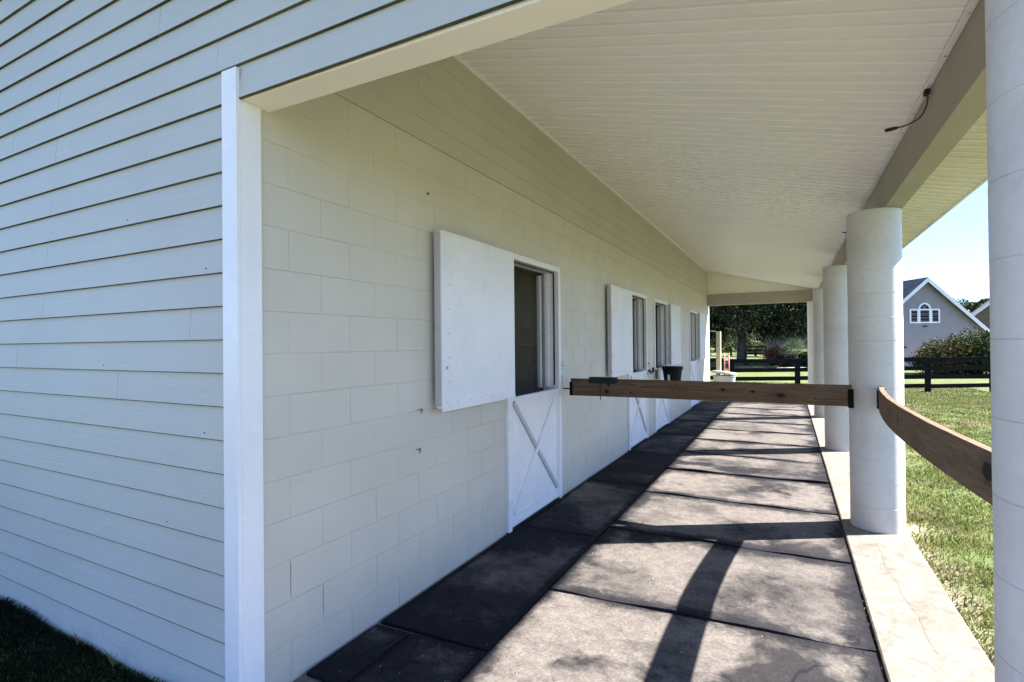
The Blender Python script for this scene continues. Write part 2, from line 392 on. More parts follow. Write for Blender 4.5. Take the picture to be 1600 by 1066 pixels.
# ================================================================== GROUND
gb = MB(); n = 120
xs = np.concatenate([np.linspace(-400, -14, 14), np.linspace(-12, 14, 53), np.linspace(18, 400, 16)])
ys = np.concatenate([np.linspace(-200, -3, 8), np.linspace(-2, 26, 57), np.linspace(30, 700, 26)])
def gz(x, y):
    z = -.03 + .03*noise.noise(Vector((x*.25, y*.25, 0)))
    out = max(0, x-1.2, y-18.5)
    z -= min(.12, .03*out)
    if abs(x) < 30 and -2 < y < 30:
        near = (x > .9 and x < 1.25) or (x < -2.1 and y > 1.0 and y < 1.6) or (-2.3 < x < 1 and y > 1)
        z += (.008*noise.noise(Vector((x*3, y*3, 4))))
    return min(z, -.012)
idx = {}
for i, x in enumerate(xs):
    for j, y in enumerate(ys):
        idx[i, j] = len(gb.v); gb.v.append((x, y, gz(x, y)))
for i in range(len(xs)-1):
    for j in range(len(ys)-1):
        gb.f.append((idx[i, j], idx[i+1, j], idx[i+1, j+1], idx[i, j+1])); gb.uv += [(0, 0)]*4
tag(gb.build('ground', M['lawn'], smooth=True), kind='structure')

WX = -2.19         # face of the block wall
YN, YF = 1.62, 17.15
XC = .67           # column line
cols_y = [1.79, 5.56, 9.30, 13.15, 17.0]
HB = 2.785         # underside of beams

sb = MB(); sb.box(WX-.02, .398, 1.50, 17.3, -.20, .0); tag(sb.build('porch_floor', M['concrete']), kind='structure')
# kerb: one long strip, slightly uneven edges
kb = MB()
ky = np.arange(-1.5, 17.61, .25)
prev = None
for y in ky:
    e0 = .405+.004*noise.noise(Vector((y*2.1, 0, 0))); e1 = .885+.006*noise.noise(Vector((y*1.3, 5, 0)))
    z = .036+.002*noise.noise(Vector((y, 9, 0)))
    ring = [Vector((e0, y, -.2)), Vector((e0, y, z-.006)), Vector((e0+.008, y, z)), Vector((e1-.012, y, z)), Vector((e1, y, z-.012)), Vector((e1, y, -.2))]
    if prev:
        for k in range(5): kb.quad(prev[k], ring[k], ring[k+1], prev[k+1])
    prev = ring
tag(kb.build('kerb', M['concrete'], auto=True), kind='structure')
crk = MB()
pts = [(.60, 5.1), (.615, 4.9), (.60, 4.6), (.63, 4.35), (.625, 4.1), (.66, 3.85), (.655, 3.6), (.67, 3.35)]
P = []
for k in range(len(pts)-1):
    for t in np.linspace(0, 1, 5)[:-1]:
        P.append((pts[k][0]*(1-t)+pts[k+1][0]*t+random.uniform(-.003, .003), pts[k][1]*(1-t)+pts[k+1][1]*t))
for a, b in zip(P[:-1], P[1:]):
    crk.quad((a[0]-.0009, a[1], .0405), (b[0]-.0009, b[1], .0405), (b[0]+.0009, b[1], .0405), (a[0]+.0009, a[1], .0405))
tag(crk.build('kerb_crack', M['rust']), kind='structure')

# ================================================================== BARN
barn = empty('horse_barn', (WX, YN, 0), 'long cream block and lap siding horse barn with covered side porch on round columns', 'barn')
doors = [(4.02, 5.22, -1), (7.92, 9.12, -1), (9.70, 10.92, 1), (13.57, 14.80, 1)]
# --- block wall: each course of blocks with tooled joints (real recesses)
CO = .2032; BL = .4064; DT = 2.4384
bw = MB(); jt = .0036; dp = .0031
def block(y0, y1, z0, z1):
    j = random.uniform(-.0009, .0009); ya, yb, za, zb = y0+jt, y1-jt, z0+jt*.8, z1-jt*.8
    f = WX+j; b = WX-dp
    o = [(b, y0, z0), (b, y1, z0), (b, y1, z1), (b, y0, z1)]; i0 = [(b, y0+jt*.4, z0+jt*.3), (b, y1-jt*.4, z0+jt*.3), (b, y1-jt*.4, z1-jt*.3), (b, y0+jt*.4, z1-jt*.3)]
    i1 = [(f, ya, za), (f, yb, za), (f, yb, zb), (f, ya, zb)]
    bw.quad(*i1)
    for k in range(4):
        q = (k+1) % 4; bw.quad(i0[k], i0[q], i1[q], i1[k]); bw.quad(o[k], o[q], i0[q], i0[k])
for r in range(15):
    z0, z1 = r*CO, (r+1)*CO
    y = 1.786 + (BL/2 if r % 2 else 0) - BL*2
    segs = []
    while y < YF:
        a, b = max(y, YN), min(y+BL, YF)
        if b-a > .01: segs.append((a, b))
        y += BL
    for (a, b) in segs:
        parts = [(a, b)]
        if z0 < DT-.01:
            for (d0, d1, _) in doors:
                nx = []
                for (p, q) in parts:
                    if q <= d0 or p >= d1: nx.append((p, q))
                    else:
                        if p < d0: nx.append((p, d0))
                        if q > d1: nx.append((d1, q))
                parts = nx
        for (p, q) in parts:
            if q-p > .012: block(p, q, z0, z1)
bw.build('block_wall', M['block'], barn)
# reveals and back of the wall
rv = MB()
edges = [YN]+[e for d in doors for e in d[:2]]+[YF]
for k in range(0, len(edges), 2):
    rv.box(WX-.20, WX-.006, edges[k]+.002, edges[k+1]-.002, .0, DT)
rv.box(WX-.20, WX-.006, YN+.002, YF-.002, DT+.001, 3.86)
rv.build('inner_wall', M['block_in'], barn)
for (yc, za, zb, wd_) in ((1.99, .235, .405, .0035), (1.786, .42, .60, .0022), (2.19, .425, .575, .0022), (2.599, .01, .13, .0026), (2.397, .63, .80, .0016), (2.80, .43, .56, .0014)):
    ck_ = MB(); zs = np.linspace(za, zb, 9); ws = [wd_*random.uniform(.4, 1.0)*(1 if 0 < i < 8 else .3) for i in range(9)]
    for i in range(8): ck_.quad((WX-.0022, yc-ws[i]/2, zs[i]), (WX-.0022, yc+ws[i]/2, zs[i]), (WX-.0022, yc+ws[i+1]/2, zs[i+1]), (WX-.0022, yc-ws[i+1]/2, zs[i+1]))
    ck_.build('joint_crack', M['iron'], barn)
# --- lap boards over the blocks up to the ceiling
EX = .1546
def lap(mb, p0, p1, nrm, z0, z1, joints=(), thick=.014, edge=None):
    """lapped boards between p0 and p1 (2-D), bottoms proud"""
    p0 = Vector((*p0, 0)); p1 = Vector((*p1, 0)); n = Vector((*nrm, 0)); up = Vector((0, 0, 1))
    d = (p1-p0); L = d.length; d.normalize()
    cuts = [0]+[c for c in joints if 0 < c < L]+[L]
    for a, b in zip(cuts[:-1], cuts[1:]):
        g0 = .0012 if a > 0 else 0; g1 = .0012 if b < L else 0
        A = p0+d*(a+g0); B = p0+d*(b-g1)
        j = random.uniform(0, .0012)
        A0 = A+n*(thick+j)+up*z0; B0 = B+n*(thick+random.uniform(0, .0012))+up*z0
        A1 = A+n*.0015+up*z1; B1 = B+n*.0015+up*z1
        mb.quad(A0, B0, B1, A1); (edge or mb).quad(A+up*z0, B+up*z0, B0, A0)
        if edge: e_ = n*.0004; h_ = up*.0032; edge.quad(A0+e_, B0+e_, B0+e_+h_, A0+e_+h_); edge.quad(A0, B0, B0+e_, A0+e_)  # lip strip on the board front, carries the painted shadow line
        mb.quad(A+up*z0, A0, A1, A+up*z1); mb.quad(B0, B+up*z0, B+up*z1, B1)
up = MB()
z = 15*CO
for k in range(6):
    z1 = min(z+.153, 3.86)
    if z < 3.84: lap(up, (WX, YN), (WX, YF), (1, 0), z, z1, sorted(random.uniform(.5, 15) for _ in range(4)), .009)
    z += .153
M['upper'] = siding_mat('upper_board_paint', (.55, .51, .415)); up.build('upper_siding', M['upper'], barn)
# --- gable siding (faces the camera), plane y = 1.515
GY = 1.525
def roofz(x): return 3.116+.20-.2445*(x-.73) if x > -7 else 3.316+.2445*7.73+.2445*(x+7)
sd = MB(); se = MB(); k0 = -11
jo = {0: [.9, 2.6], 1: [3.6], 2: [1.35], -1: [2.3], -2: [.65, 3.3], 3: [2.0], 4: [.35, 3.7], 5: [2.7], 6: [1.1], 7: [1.9, 4.5], 8: [.8], 9: [1.9, 3.9], 10: [1.25, 4.6]}
for k in range(-11, 24):
    zb = 1.692+k*EX; zt = zb+EX
    if k == -11: zb = -.05
    x1 = -2.205 if zb < 2.776 else .88
    if zb > 2.6 and zb < 2.776 and zt > 2.776: x1 = -2.205
    # clip by the roofline
    xr = min(x1, .73-(zt-3.30)/.2445); xl = -13.2
    if zt > 3.3: xl = max(xl, -14.73+(zt-3.30)/.2445)
    if xr <= xl: continue
    L0 = xr-xl
    js = [L0-(c+.15*abs(k) % 3) for c in ([.35+((k*1.37) % 3.1), 4.0+((k*.77) % 2)])]
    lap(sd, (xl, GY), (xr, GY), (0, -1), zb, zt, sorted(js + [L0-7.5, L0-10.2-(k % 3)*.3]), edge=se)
# strip of board between trim head and header line
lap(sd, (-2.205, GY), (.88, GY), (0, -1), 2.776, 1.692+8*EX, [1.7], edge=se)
M['mildew_shade'] = paint('mildew_shade_board_edge', (.075, .075, .038), .9, .3, .3); se.build('lap_edges_and_shadow_lines', M['mildew_shade'], barn); sd.build('gable_siding', M['siding'], barn)  # olive mildew tone plus the shadow line of each lap, painted dark
for (xn, kn_) in ((-2.42, 2), (-2.44, -3), (-3.1, 4), (-3.35, -1), (-2.75, -6)):
    nl = MB(); zz = 1.692+kn_*EX+.028; nl.tube([(xn, GY-.0125, zz), (xn, GY-.0150, zz)], [.004, .0032], 8); nl.build('nail_head', M['rust'], barn)
gw = MB()
gw.poly([(-13.2, GY+.0005, -.1), (-2.0-.19, GY+.0005, -.1), (-2.19, GY+.0005, 2.80), (.88, GY+.0005, 2.80), (.88, GY+.0005, 3.28), (-7, GY+.0005, roofz(-6.999)-.03), (-13.2, GY+.0005, 3.65)])
gw.box(-13.2, WX-.03, GY+.01, GY+.09, -.1, 3.3)
gw.build('gable_sheathing', M['stallwood'], barn)
# far gable infill above far header
fg = MB(); z = HB+.33
k = 0
while z < 3.86:
    z1 = z+.12
    xr = min(.72, .73-(z1-3.116)/.2445); 
    if xr > WX+.03: lap(fg, (xr, YF-.12), (WX, YF-.12), (0, -1), z, min(z1, 3.86), [], .006)
    z = z1
fg.build('gable_infill', M['bead_out'], barn)
fb = MB(); fb.prism([(WX, YF-.117, HB+.33), (.86, YF-.117, HB+.33), (.86, YF-.117, 3.10), (WX, YF-.117, 3.83)], (0, .1, 0)); fb.build('gable_back', M['bead_out'], barn)
# header beams
hb = MB(); hb.box(WX+.002, .728, YF-.18, YF+.02, HB-.005, HB+.329); hb.build('header_beam', M['beam'], barn, bevel=.004)
hb = MB(); hb.prism([(WX+.002, 1.53, 2.776), (.872, 1.53, 2.748), (.872, 1.675, 2.748), (WX+.002, 1.675, 2.776)], (0, 0, .34))
hb.build('header_beam', M['cream_trim'], barn, bevel=.004)
fl = MB(); fl.box(WX+.04, .87, 1.512, 1.5275, 2.752, 2.7755)   # drip edge under the lowest course
# long beam on the columns
lb = MB(); lb.box(.73, .87, 1.677, YF+.02, HB, 3.105); lb.build('long_beam', M['beam'], barn, bevel=.004)
# --- corner trim (L of two boards)
tr = MB(); tr.box(-2.275, -2.172, 1.497, 1.517, -.06, 2.915); tr.build('corner_trim', M['trim'], barn, bevel=.002)
tr = MB(); tr.box(-2.192, -2.172, 1.5175, 1.624, -.06, 2.775); tr.build('corner_trim', M['trim'], barn, bevel=.002)
tr = MB(); tr.box(WX, WX+.022, YF-.11, YF+.04, .0, HB-.006); tr.box(WX-.10, WX-.001, YF+.018, YF+.04, 0, HB); tr.build('corner_trim', M['trim'], barn, bevel=.002)

# --- beaded porch ceiling: strips with real V grooves, running wall to beam
def soffit(xa, za, xb, zb, y0, y1, mb, step=.127, g=.015, dep=.009, wob=.002, beads=None):
    y = y0
    nx = 8
    def pt(t, yy, up_):
        up_ *= 1-.72*min(1, max(0, (yy-5.2)/4.5))
        x = xa+(xb-xa)*t
        w_ = wob*noise.noise(Vector((x*.8, yy*.9, 2.2)))
        return (x, yy, za+(zb-za)*t+up_+w_)
    prof = []
    while y < y1:
        prof += [(y, 0), (y+.0006, .018), (y+.0062, .018), (y+.0068, .002), (y+step*.5, .0010), (y+step-.0005, .0)]
        y += step
    if beads is not None:
        yy = y0
        while yy < y1-.03:
            for i in range(nx):
                ta, tb = i/nx, (i+1)/nx
                sec = [(yy+.0066, .006), (yy+.0072, -.0085), (yy+.0150, -.0095), (yy+.030, .003)]
                for (ya_, ua), (yb_, ub) in zip(sec[:-1], sec[1:]):
                    beads.quad(pt(ta, ya_, ua), pt(tb, ya_, ua), pt(tb, yb_, ub), pt(ta, yb_, ub))
            yy += step
    rows = []
    for (yy, u) in prof:
        rows.append([pt(t, min(yy, y1), u) for t in np.linspace(0, 1, nx+1)])
    for a, b in zip(rows[:-1], rows[1:]):
        for i in range(nx): mb.quad(a[i], a[i+1], b[i+1], b[i])
def ceilz(x): return 3.116+(.73-x)*.2445
cm = MB(); bd = MB(); soffit(WX+.001, ceilz(WX), .729, ceilz(.729), 1.68, YF-.13, cm, beads=bd)
bd.build('ceiling_seam_light_strips', M['bead'], barn)  # raised strips with the bright seam line painted in
cm.build('porch_ceiling', M['soffit'], barn)
jc = MB(); jc.bar((.716, 1.68, 3.103), (.716, YF-.14, 3.103), .026, .022); 
jc.build('channel_trim', M['soffit'], barn, bevel=.002)
jc = MB(); jc.bar((WX+.014, 1.68, ceilz(WX)-.012), (WX+.014, YF-.14, ceilz(WX)-.012), .024, .020); jc.build('channel_trim', M['soffit'], barn, bevel=.002)
sc = MB()
for y in np.arange(2.2, 16, .38):
    sc = MB(); sc.lathe([(0, -.004), (.005, -.003), (.006, 0)], (.716, y+random.uniform(-.03, .03), 3.0915), 8); sc.build('screw', M['galv'], barn)
em = MB(); bd2 = MB(); soffit(.872, 3.116-.142*.2445, 1.405, 3.116-.675*.2445, 1.30, YF+.3, em, beads=bd2); bd2.build('eave_seams', M['bead_out'], barn); em.build('eave_soffit', M['soffit_out'], barn)
fa = MB(); fa.prism([(1.405, 1.28, 2.935), (1.425, 1.28, 2.935), (1.425, 1.28, 3.12), (1.405, 1.28, 3.12)], (0, YF-.97, 0)); fa.build('fascia', M['cream_trim'], barn)
rf = MB()
T = .05
for (xa, xb) in ((1.50, -7.0), (-7.0, -15.5)):
    def rz(x): return 3.20+(.73-x)*.2445 if x >= -7 else 3.20+7.73*.2445+(x+7)*.2445
    rf.prism([(xa, 1.20, rz(xa)), (xb, 1.20, rz(xb)), (xb, 1.20, rz(xb)+T), (xa, 1.20, rz(xa)+T)], (0, YF-.8, 0))
rf.build('roof', M['roofmetal'], barn)
bk = MB(); bk.box(-13.3, -13.2, GY, YF, -.1, 3.4); bk.box(-13.2, WX-.2, YF-.1, YF, -.1, 3.6); bk.build('rear_wall', M['block_in'], barn)
# stall interiors
pr = MB()
def inblocks(mb, x0, x1, y, z0, z1, off=0):
    """block partition facing -Y"""
    nz = int((z1-z0)/CO)
    for r in range(nz):
        x = x0 - (BL/2 if (r+off) % 2 else 0)
        while x < x1:
            a, b = max(x, x0), min(x+BL, x1)
            if b-a > .02:
                jj = .006; f = y; k = y+.009
                i1 = [(a+jj, f, z0+r*CO+jj), (b-jj, f, z0+r*CO+jj), (b-jj, f, z0+(r+1)*CO-jj), (a+jj, f, z0+(r+1)*CO-jj)]
                o = [(a, k, z0+r*CO), (b, k, z0+r*CO), (b, k, z0+(r+1)*CO), (a, k, z0+(r+1)*CO)]
                mb.quad(*i1)
                for q in range(4): mb.quad(o[q], o[(q+1) % 4], i1[(q+1) % 4], i1[q])
            x += BL
for y in (5.33, 9.35, 13.25):
    inblocks(pr, -6.0, WX-.2, y, 0, 3.25, 0)
    pr.box(-6.0, WX-.2, y+.006, y+.19, 0, 3.25)
pr.box(-6.2, -6.0, YN+.1, YF-.1, 0, 3.3)
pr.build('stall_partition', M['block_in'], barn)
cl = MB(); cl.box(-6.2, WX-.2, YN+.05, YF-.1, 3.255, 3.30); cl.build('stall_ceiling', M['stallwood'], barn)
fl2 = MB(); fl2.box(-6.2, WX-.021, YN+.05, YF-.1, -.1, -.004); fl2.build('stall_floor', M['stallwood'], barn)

# --- columns: round block columns with tooled joints
def column(y):
    mb = MB(); prof = []; top = HB-.002
    z = .036 if True else 0
    prof.append((.2, z))
    first = True; zz = .036
    while zz < top-.01:
        z1 = min(zz+CO, top); r = .2+random.uniform(-.0008, .0008)
        prof += [(r-.0020, zz+.0005), (r, zz+.0018), (r, (zz+z1)/2), (r, z1-.0018), (r-.0020, z1-.0005)]
        zz = z1
    prof += [(.0, top)]
    mb.lathe(prof, (XC, y, 0), 72)
    return mb.build('column', M['column'], barn, auto=True)
for y in cols_y: column(y)

# --- stall doors
for di, (d0, d1, side) in enumerate(doors):
    rt = bpy.data.objects.new('stall_door', None); C.objects.link(rt); rt.parent = barn; rt.location = (0, 0, 0); rt.matrix_parent_inverse = Matrix.Translation(-barn.location)
    rt.empty_display_size = .1
    fw = .055; FX = WX+.030; TOPF = 2.475; X0 = WX-.16
    f = MB()
    f.box(X0, FX, d0-.004, d0+fw, .02, TOPF); f.box(X0, FX, d1-fw, d1+.004, .02, TOPF); f.box(X0, FX-.001, d0+fw, d1-fw, TOPF-fw, TOPF)
    f.box(X0+.04, X0+.07, d0+fw, d0+fw+.03, 1.2, TOPF-fw); f.box(X0+.04, X0+.08, d1-fw-.035, d1-fw, 1.2, TOPF-fw)
    f.build('frame', M['door'], rt, bevel=.003)
    g = MB(); g.box(X0+.0, X0+.035, d1-fw-.14, d1-fw-.09, 1.2, TOPF-fw-.04)
    g.build('inner_grille_frame', M['dooredge'], rt, bevel=.002)
    seal = MB(); seal.box(WX-.028, WX-.016, d1-fw-.014, d1-fw-.001, 1.22, TOPF-fw-.002); seal.box(WX-.028, WX-.016, d0+fw+.001, d1-fw-.015, TOPF-fw-.016, TOPF-fw-.002)
    seal.build('seal', M['black'], rt)
    # lower leaf with raised rim and X brace
    a, b = d0+fw+.004, d1-fw-.004; lx = WX+.012; zl, zh = .045, 1.185
    lf = MB(); lf.box(lx-.035, lx, a, b, zl, zh); s_ = .032; p = lx+.012
    lf.box(lx+.0005, p, a, a+s_, zl, zh); lf.box(lx+.0005, p, b-s_, b, zl, zh)
    lf.box(lx+.0005, p-.0008, a+s_, b-s_, zl, zl+s_); lf.box(lx+.0005, p-.0008, a+s_, b-s_, zh-s_, zh)
    lf.box(lx+.0005, p-.003, a+s_, b-s_, zl+.085, zl+.105)
    lf.build('lower_leaf', M['door'], rt, bevel=.0025)
    br = MB(); c0 = (lx+.006, a+s_+.02, zl+.11); c1 = (lx+.006, b-s_-.02, zh-s_-.01); c2 = (lx+.006, b-s_-.02, zl+.11); c3 = (lx+.006, a+s_+.02, zh-s_-.01)
    br.bar(c0, c1, .044, .024, (1, 0, 0)); br.build('cross_brace', M['door'], rt, bevel=.002)
    br = MB(); br.bar((c2[0]-.0015, *c2[1:]), (c3[0]-.0015, *c3[1:]), .044, .024, (1, 0, 0)); br.build('cross_brace', M['dooredge'] if di < 2 else M['door'], rt, bevel=.002)
    # upper leaf swung flat against the wall
    W = 1.085
    if side < 0: u0, u1 = d0+fw-.035-W, d0+fw-.035
    else: u0, u1 = d1-fw+.035, d1-fw+.035+W
    ux = WX+.045; ul = MB()
    ul.box(ux, ux+.042, u0, u1, 1.222, 2.448)
    e = .028
    ul.box(ux+.0425, ux+.046, u0-.001, u0+e, 1.200, 2.452); ul.box(ux+.0425, ux+.0455, u0+e, u1, 1.200, 1.228); ul.box(ux+.0425, ux+.0455, u0+e, u1, 2.436, 2.452)
    ul.build('upper_leaf', M['door'], rt, bevel=.002)
    eg = MB(); yy = u0 if side < 0 else u1
    eg.box(ux-.012, ux+.036, u0-.006, u0-.0012, 1.235, 2.44); eg.build('leaf_edge', M['dooredge'], rt, bevel=.001)
    sb_ = MB()
    for q, (yy, zz) in enumerate([(u0+.06, 1.26), (u0+.06, 1.50)]+[(u0+.09, 1.4+.17*i) for i in range(5)]+[(u0+.2+.16*i, 1.25) for i in range(5)]):
        r = .011 if q == 1 else .0045
        P0 = Vector((ux+.046, yy, zz)); sb_ = MB(); sb_.tube([P0, P0+Vector((.004, 0, 0))], [r, r*.7], 8); sb_.build('screw', M['galv'], rt)
    hy = d0+fw*.5 if side < 0 else d1-fw*.5
    for zz in (1.32, 1.55, 2.25):
        h = MB(); h.box(FX+.0005, FX+.006, hy-.035, hy+.035, zz-.045, zz+.045); h.tube([(FX+.010, hy+side*.03, zz-.05), (FX+.010, hy+side*.03, zz+.05)], .008, 8)
        if zz > 1.5 or True: h.build('hinge', M['dooredge'], rt)
    for zz in (.25, .95):
        h = MB(); h.box(FX+.0005, FX+.005, d0+.006, d0+.05, zz-.04, zz+.04); h.tube([(FX+.007, d0+.052, zz-.045), (FX+.007, d0+.052, zz+.045)], .007, 8); h.build('hinge', M['door'], rt)
    # latch: sliding bolt on the leaf + keeper on the wall
    lt = MB(); ly = d1-.0; z0 = 1.14
    lt.box(FX+.0005, FX+.008, ly-.05, ly+.0, z0-.035, z0+.035); lt.tube([(FX+.018, ly-.07, z0), (FX+.018, ly+.055, z0)], .008, 8); lt.box(WX+.002, FX, ly+.03, ly+.06, z0-.025, z0+.03)
    lt.tube([(FX+.018, ly-.02, z0), (FX+.055, ly-.02, z0+.015)], .006, 8)
    lt.build('latch_bolt', M['galv'] if di else M['door'], rt, bevel=.001)
bpy.context.view_layer.update()
barn_children = list(barn.children)

# wall hardware beside the first door (things that hang on / screw into the wall)
def hook(name, y, z, label, cat='hook', mat='galv', kind=0, group=None):
    mb = MB()
    if kind == 0:   # hasp plate with a staple
        mb.box(WX+.001, WX+.008, y-.024, y+.024, z-.05, z+.05); mb.tube([(WX+.006, y-.008, z), (WX+.028, y-.008, z+.002), (WX+.033, y, z+.004), (WX+.028, y+.010, z+.002), (WX+.006, y+.010, z)], .0035, 6)
    elif kind == 1: # hook and arm
        mb.box(WX+.001, WX+.005, y-.012, y+.012, z+.02, z+.045); mb.tube([(WX+.01, y, z+.035), (WX+.02, y-.012, z), (WX+.018, y-.022, z-.03), (WX+.028, y-.02, z-.04)], .004, 6)
    elif kind == 2: # screw eye with a snap
        mb.tube([(WX-.002, y, z), (WX+.03, y, z)], .003, 6); mb.tube([(WX+.03+.009*math.cos(t), y, z+.009*math.sin(t)) for t in np.linspace(0, 6.28, 10)], .0025, 6)
        mb.tube([(WX+.032, y, z-.006), (WX+.045, y-.015, z-.012), (WX+.048, y-.03, z-.016)], .0032, 6)
    o = mb.build(name, M[mat])
    tag(o, label, cat, group); return o
hook('door_hasp', 5.30, 1.42, 'small white hasp on the wall right of the nearest stall door, above the hook', 'hasp', 'galv')
hook('wall_hook', 5.30, 1.27, 'small pale hook below the white hasp right of the nearest stall door', 'hook', 'galv', 1)
hook('wall_hook', 2.80, 1.23, 'small rusty screw hook just under the nearest open white upper leaf', 'hook', 'rust', 2)
hook('wall_hook', 2.78, .97, 'lower rusty hook in the block wall, below the other rusty hook', 'hook', 'rust', 2)
mb = MB(); mb.tube([(WX, 2.93, 2.705), (WX+.012, 2.93, 2.70)], [.010, .003], 6); tag(mb.build('wall_plug', M['iron']), 'tiny black plug in the block wall above the nearest open upper leaf', 'wall plug')
# chain and snap by second door
mb = MB()
mb.tube([(WX+.0, 9.22, 1.30), (WX+.03, 9.22, 1.30)], .012, 8); mb.tube([(WX+.03, 9.22, 1.18), (WX+.05, 9.27, 1.13), (WX+.05, 9.36, 1.14), (WX+.05, 9.43, 1.19)], .015, 8)
mb.tube([(WX+.0, 9.24, 1.17), (WX+.05, 9.24, 1.17)], .02, 8); mb.tube([(WX+.05, 9.45, 1.14), (WX+.05, 9.45, 1.22)], .02, 8)
tag(mb.build('door_chain', M['iron']), 'short black chain with snap hanging on the wall between the second and third stall doors', 'chain')

# ================================================================== MATS
words = ['first', 'second', 'third', 'fourth', 'fifth', 'sixth', 'seventh', 'eighth', 'ninth', 'tenth', 'eleventh', 'twelfth', 'thirteenth', 'fourteenth', 'fifteenth']
def mat(x0, x1, ya0, ya1, yb0, yb1, mt, label, grp, curl=.0, seed=0):
    """a rubber mat: near edge runs (x0,ya0)-(x1,yb0), far edge (x0,ya1)-(x1,yb1)"""
    nx, ny = 26, 18; mb = MB(); V = {}
    for i in range(nx+1):
        for j in range(ny+1):
            u, v = i/nx, j/ny; x = x0+(x1-x0)*u
            ya = ya0+(yb0-ya0)*u; yb = ya1+(yb1-ya1)*u; y = ya+(yb-ya)*v
            sx = .006*noise.noise(Vector((y*2, seed, 1))); sy = .010*noise.noise(Vector((x*1.6, seed*2, 3)))
            ev = max(0, 1-v*7); eu = max(0, 1-(1-u)*9)
            z = .019+.003*noise.noise(Vector((x*1.7, y*1.7, seed)))+ev*curl*(.6+noise.noise(Vector((x*2.3, seed, 7))))+eu*.006*(.5+noise.noise(Vector((y*3, seed, 9))))
            V[i, j] = len(mb.v); mb.v.append((x+sx*(1 if i in (0, nx) else .5), y+sy, max(z, .014)))
    for i in range(nx):
        for j in range(ny): mb.f.append((V[i, j], V[i+1, j], V[i+1, j+1], V[i, j+1])); mb.uv += [(0, 0)]*4
    rim = [(i, 0) for i in range(nx)]+[(nx, j) for j in range(ny)]+[(i, ny) for i in range(nx, 0, -1)]+[(0, j) for j in range(ny, 0, -1)]
    b = {}
    for k in rim:
        b[k] = len(mb.v); p = mb.v[V[k]]; mb.v.append((p[0], p[1], .001 if p[2] < .024 else p[2]-.018))
    for q in range(len(rim)):
        k, m2 = rim[q], rim[(q+1) % len(rim)]; mb.f.append((V[m2], V[k], b[k], b[m2])); mb.uv += [(0, 0)]*4
    o = mb.build('rubber_mat', mt, auto=True)
    return tag(o, label, 'floor mat', grp)
ye = [1.90, 3.33, 4.57, 5.79, 7.00, 8.13, 9.35, 10.57, 11.79, 13.01, 14.23, 15.45, 16.67, 17.2]
sk_ = [0, -.11, -.03, .02, -.02, .05, .02, -.03, .02, 0, .02, -.02, .01, 0]
G = .004
lab_r = {0: 'dusty grey stall mat at the near end, beside the nearest stretch of kerb', 1: 'dusty stall mat crossed lengthwise by the board shadow, second along the kerb',
         2: 'dusty stall mat at the foot of the second column, crossed by its broad shadow', 3: 'dusty stall mat just past the second column, fourth along the kerb'}
for k in range(13):
    L = lab_r.get(k, f'sunlit dusty stall mat, {words[k]} from the near end in the row along the kerb')
    mat(-1.435, .388, ye[k]+sk_[k]+G, ye[k+1]+sk_[k+1]-G, ye[k]+G, ye[k+1]-G, M['mat_dusty'][k % 3], L, 'stall mats in the row along the kerb', random.choice([.010, .020, .034]), k)
yl = [2.40, 4.24, 6.04, 7.86, 9.69, 11.5, 13.35, 15.2, 17.1]
mat(-2.165, -1.925, 1.86, 2.37, 1.86, 2.38, M['mat_bare'][1], 'narrow black offcut of stall mat in the near corner against the block wall', 'stall mats in the row along the block wall', .002, 41)
mat(-1.915, -1.445, 1.87, 2.385, 1.88, 2.41, M['mat_bare'][1], 'short black stall mat with a faint ring stain at the near end', 'stall mats in the row along the block wall', .002, 42)
for k in range(8):
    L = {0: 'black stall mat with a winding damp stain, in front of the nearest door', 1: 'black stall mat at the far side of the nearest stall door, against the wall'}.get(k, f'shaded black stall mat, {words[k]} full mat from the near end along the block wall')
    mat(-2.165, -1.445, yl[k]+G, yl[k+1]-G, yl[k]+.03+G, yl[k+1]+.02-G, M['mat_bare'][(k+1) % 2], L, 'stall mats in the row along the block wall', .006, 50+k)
# crumbs
n = 420; co = []
for k in range(n):
    x = random.uniform(-2.12, .42); y = 1.9+(random.random()**1.8)*11; s = random.uniform(.0015, .0042)*(1.6 if random.random() < .08 else 1)
    if random.random() < .3: x = random.uniform(.385, .41)
    p = [Vector((x+s*math.cos(t+k), y+s*math.sin(t+k)*random.uniform(.6, 1), .0225+(.012 if x > .4 else 0))) for t in (0, 2.1, 4.2)]; tp = Vector((x, y, .0225+s+(.012 if x > .4 else 0)))
    for a in range(3): co.append([p[a], p[(a+1) % 3], tp])
o = raw('crumbs', np.array(co), 3, M['crumb']); tag(o, 'pale crumbs and grit scattered over the stall mats', 'debris', kind='stuff')

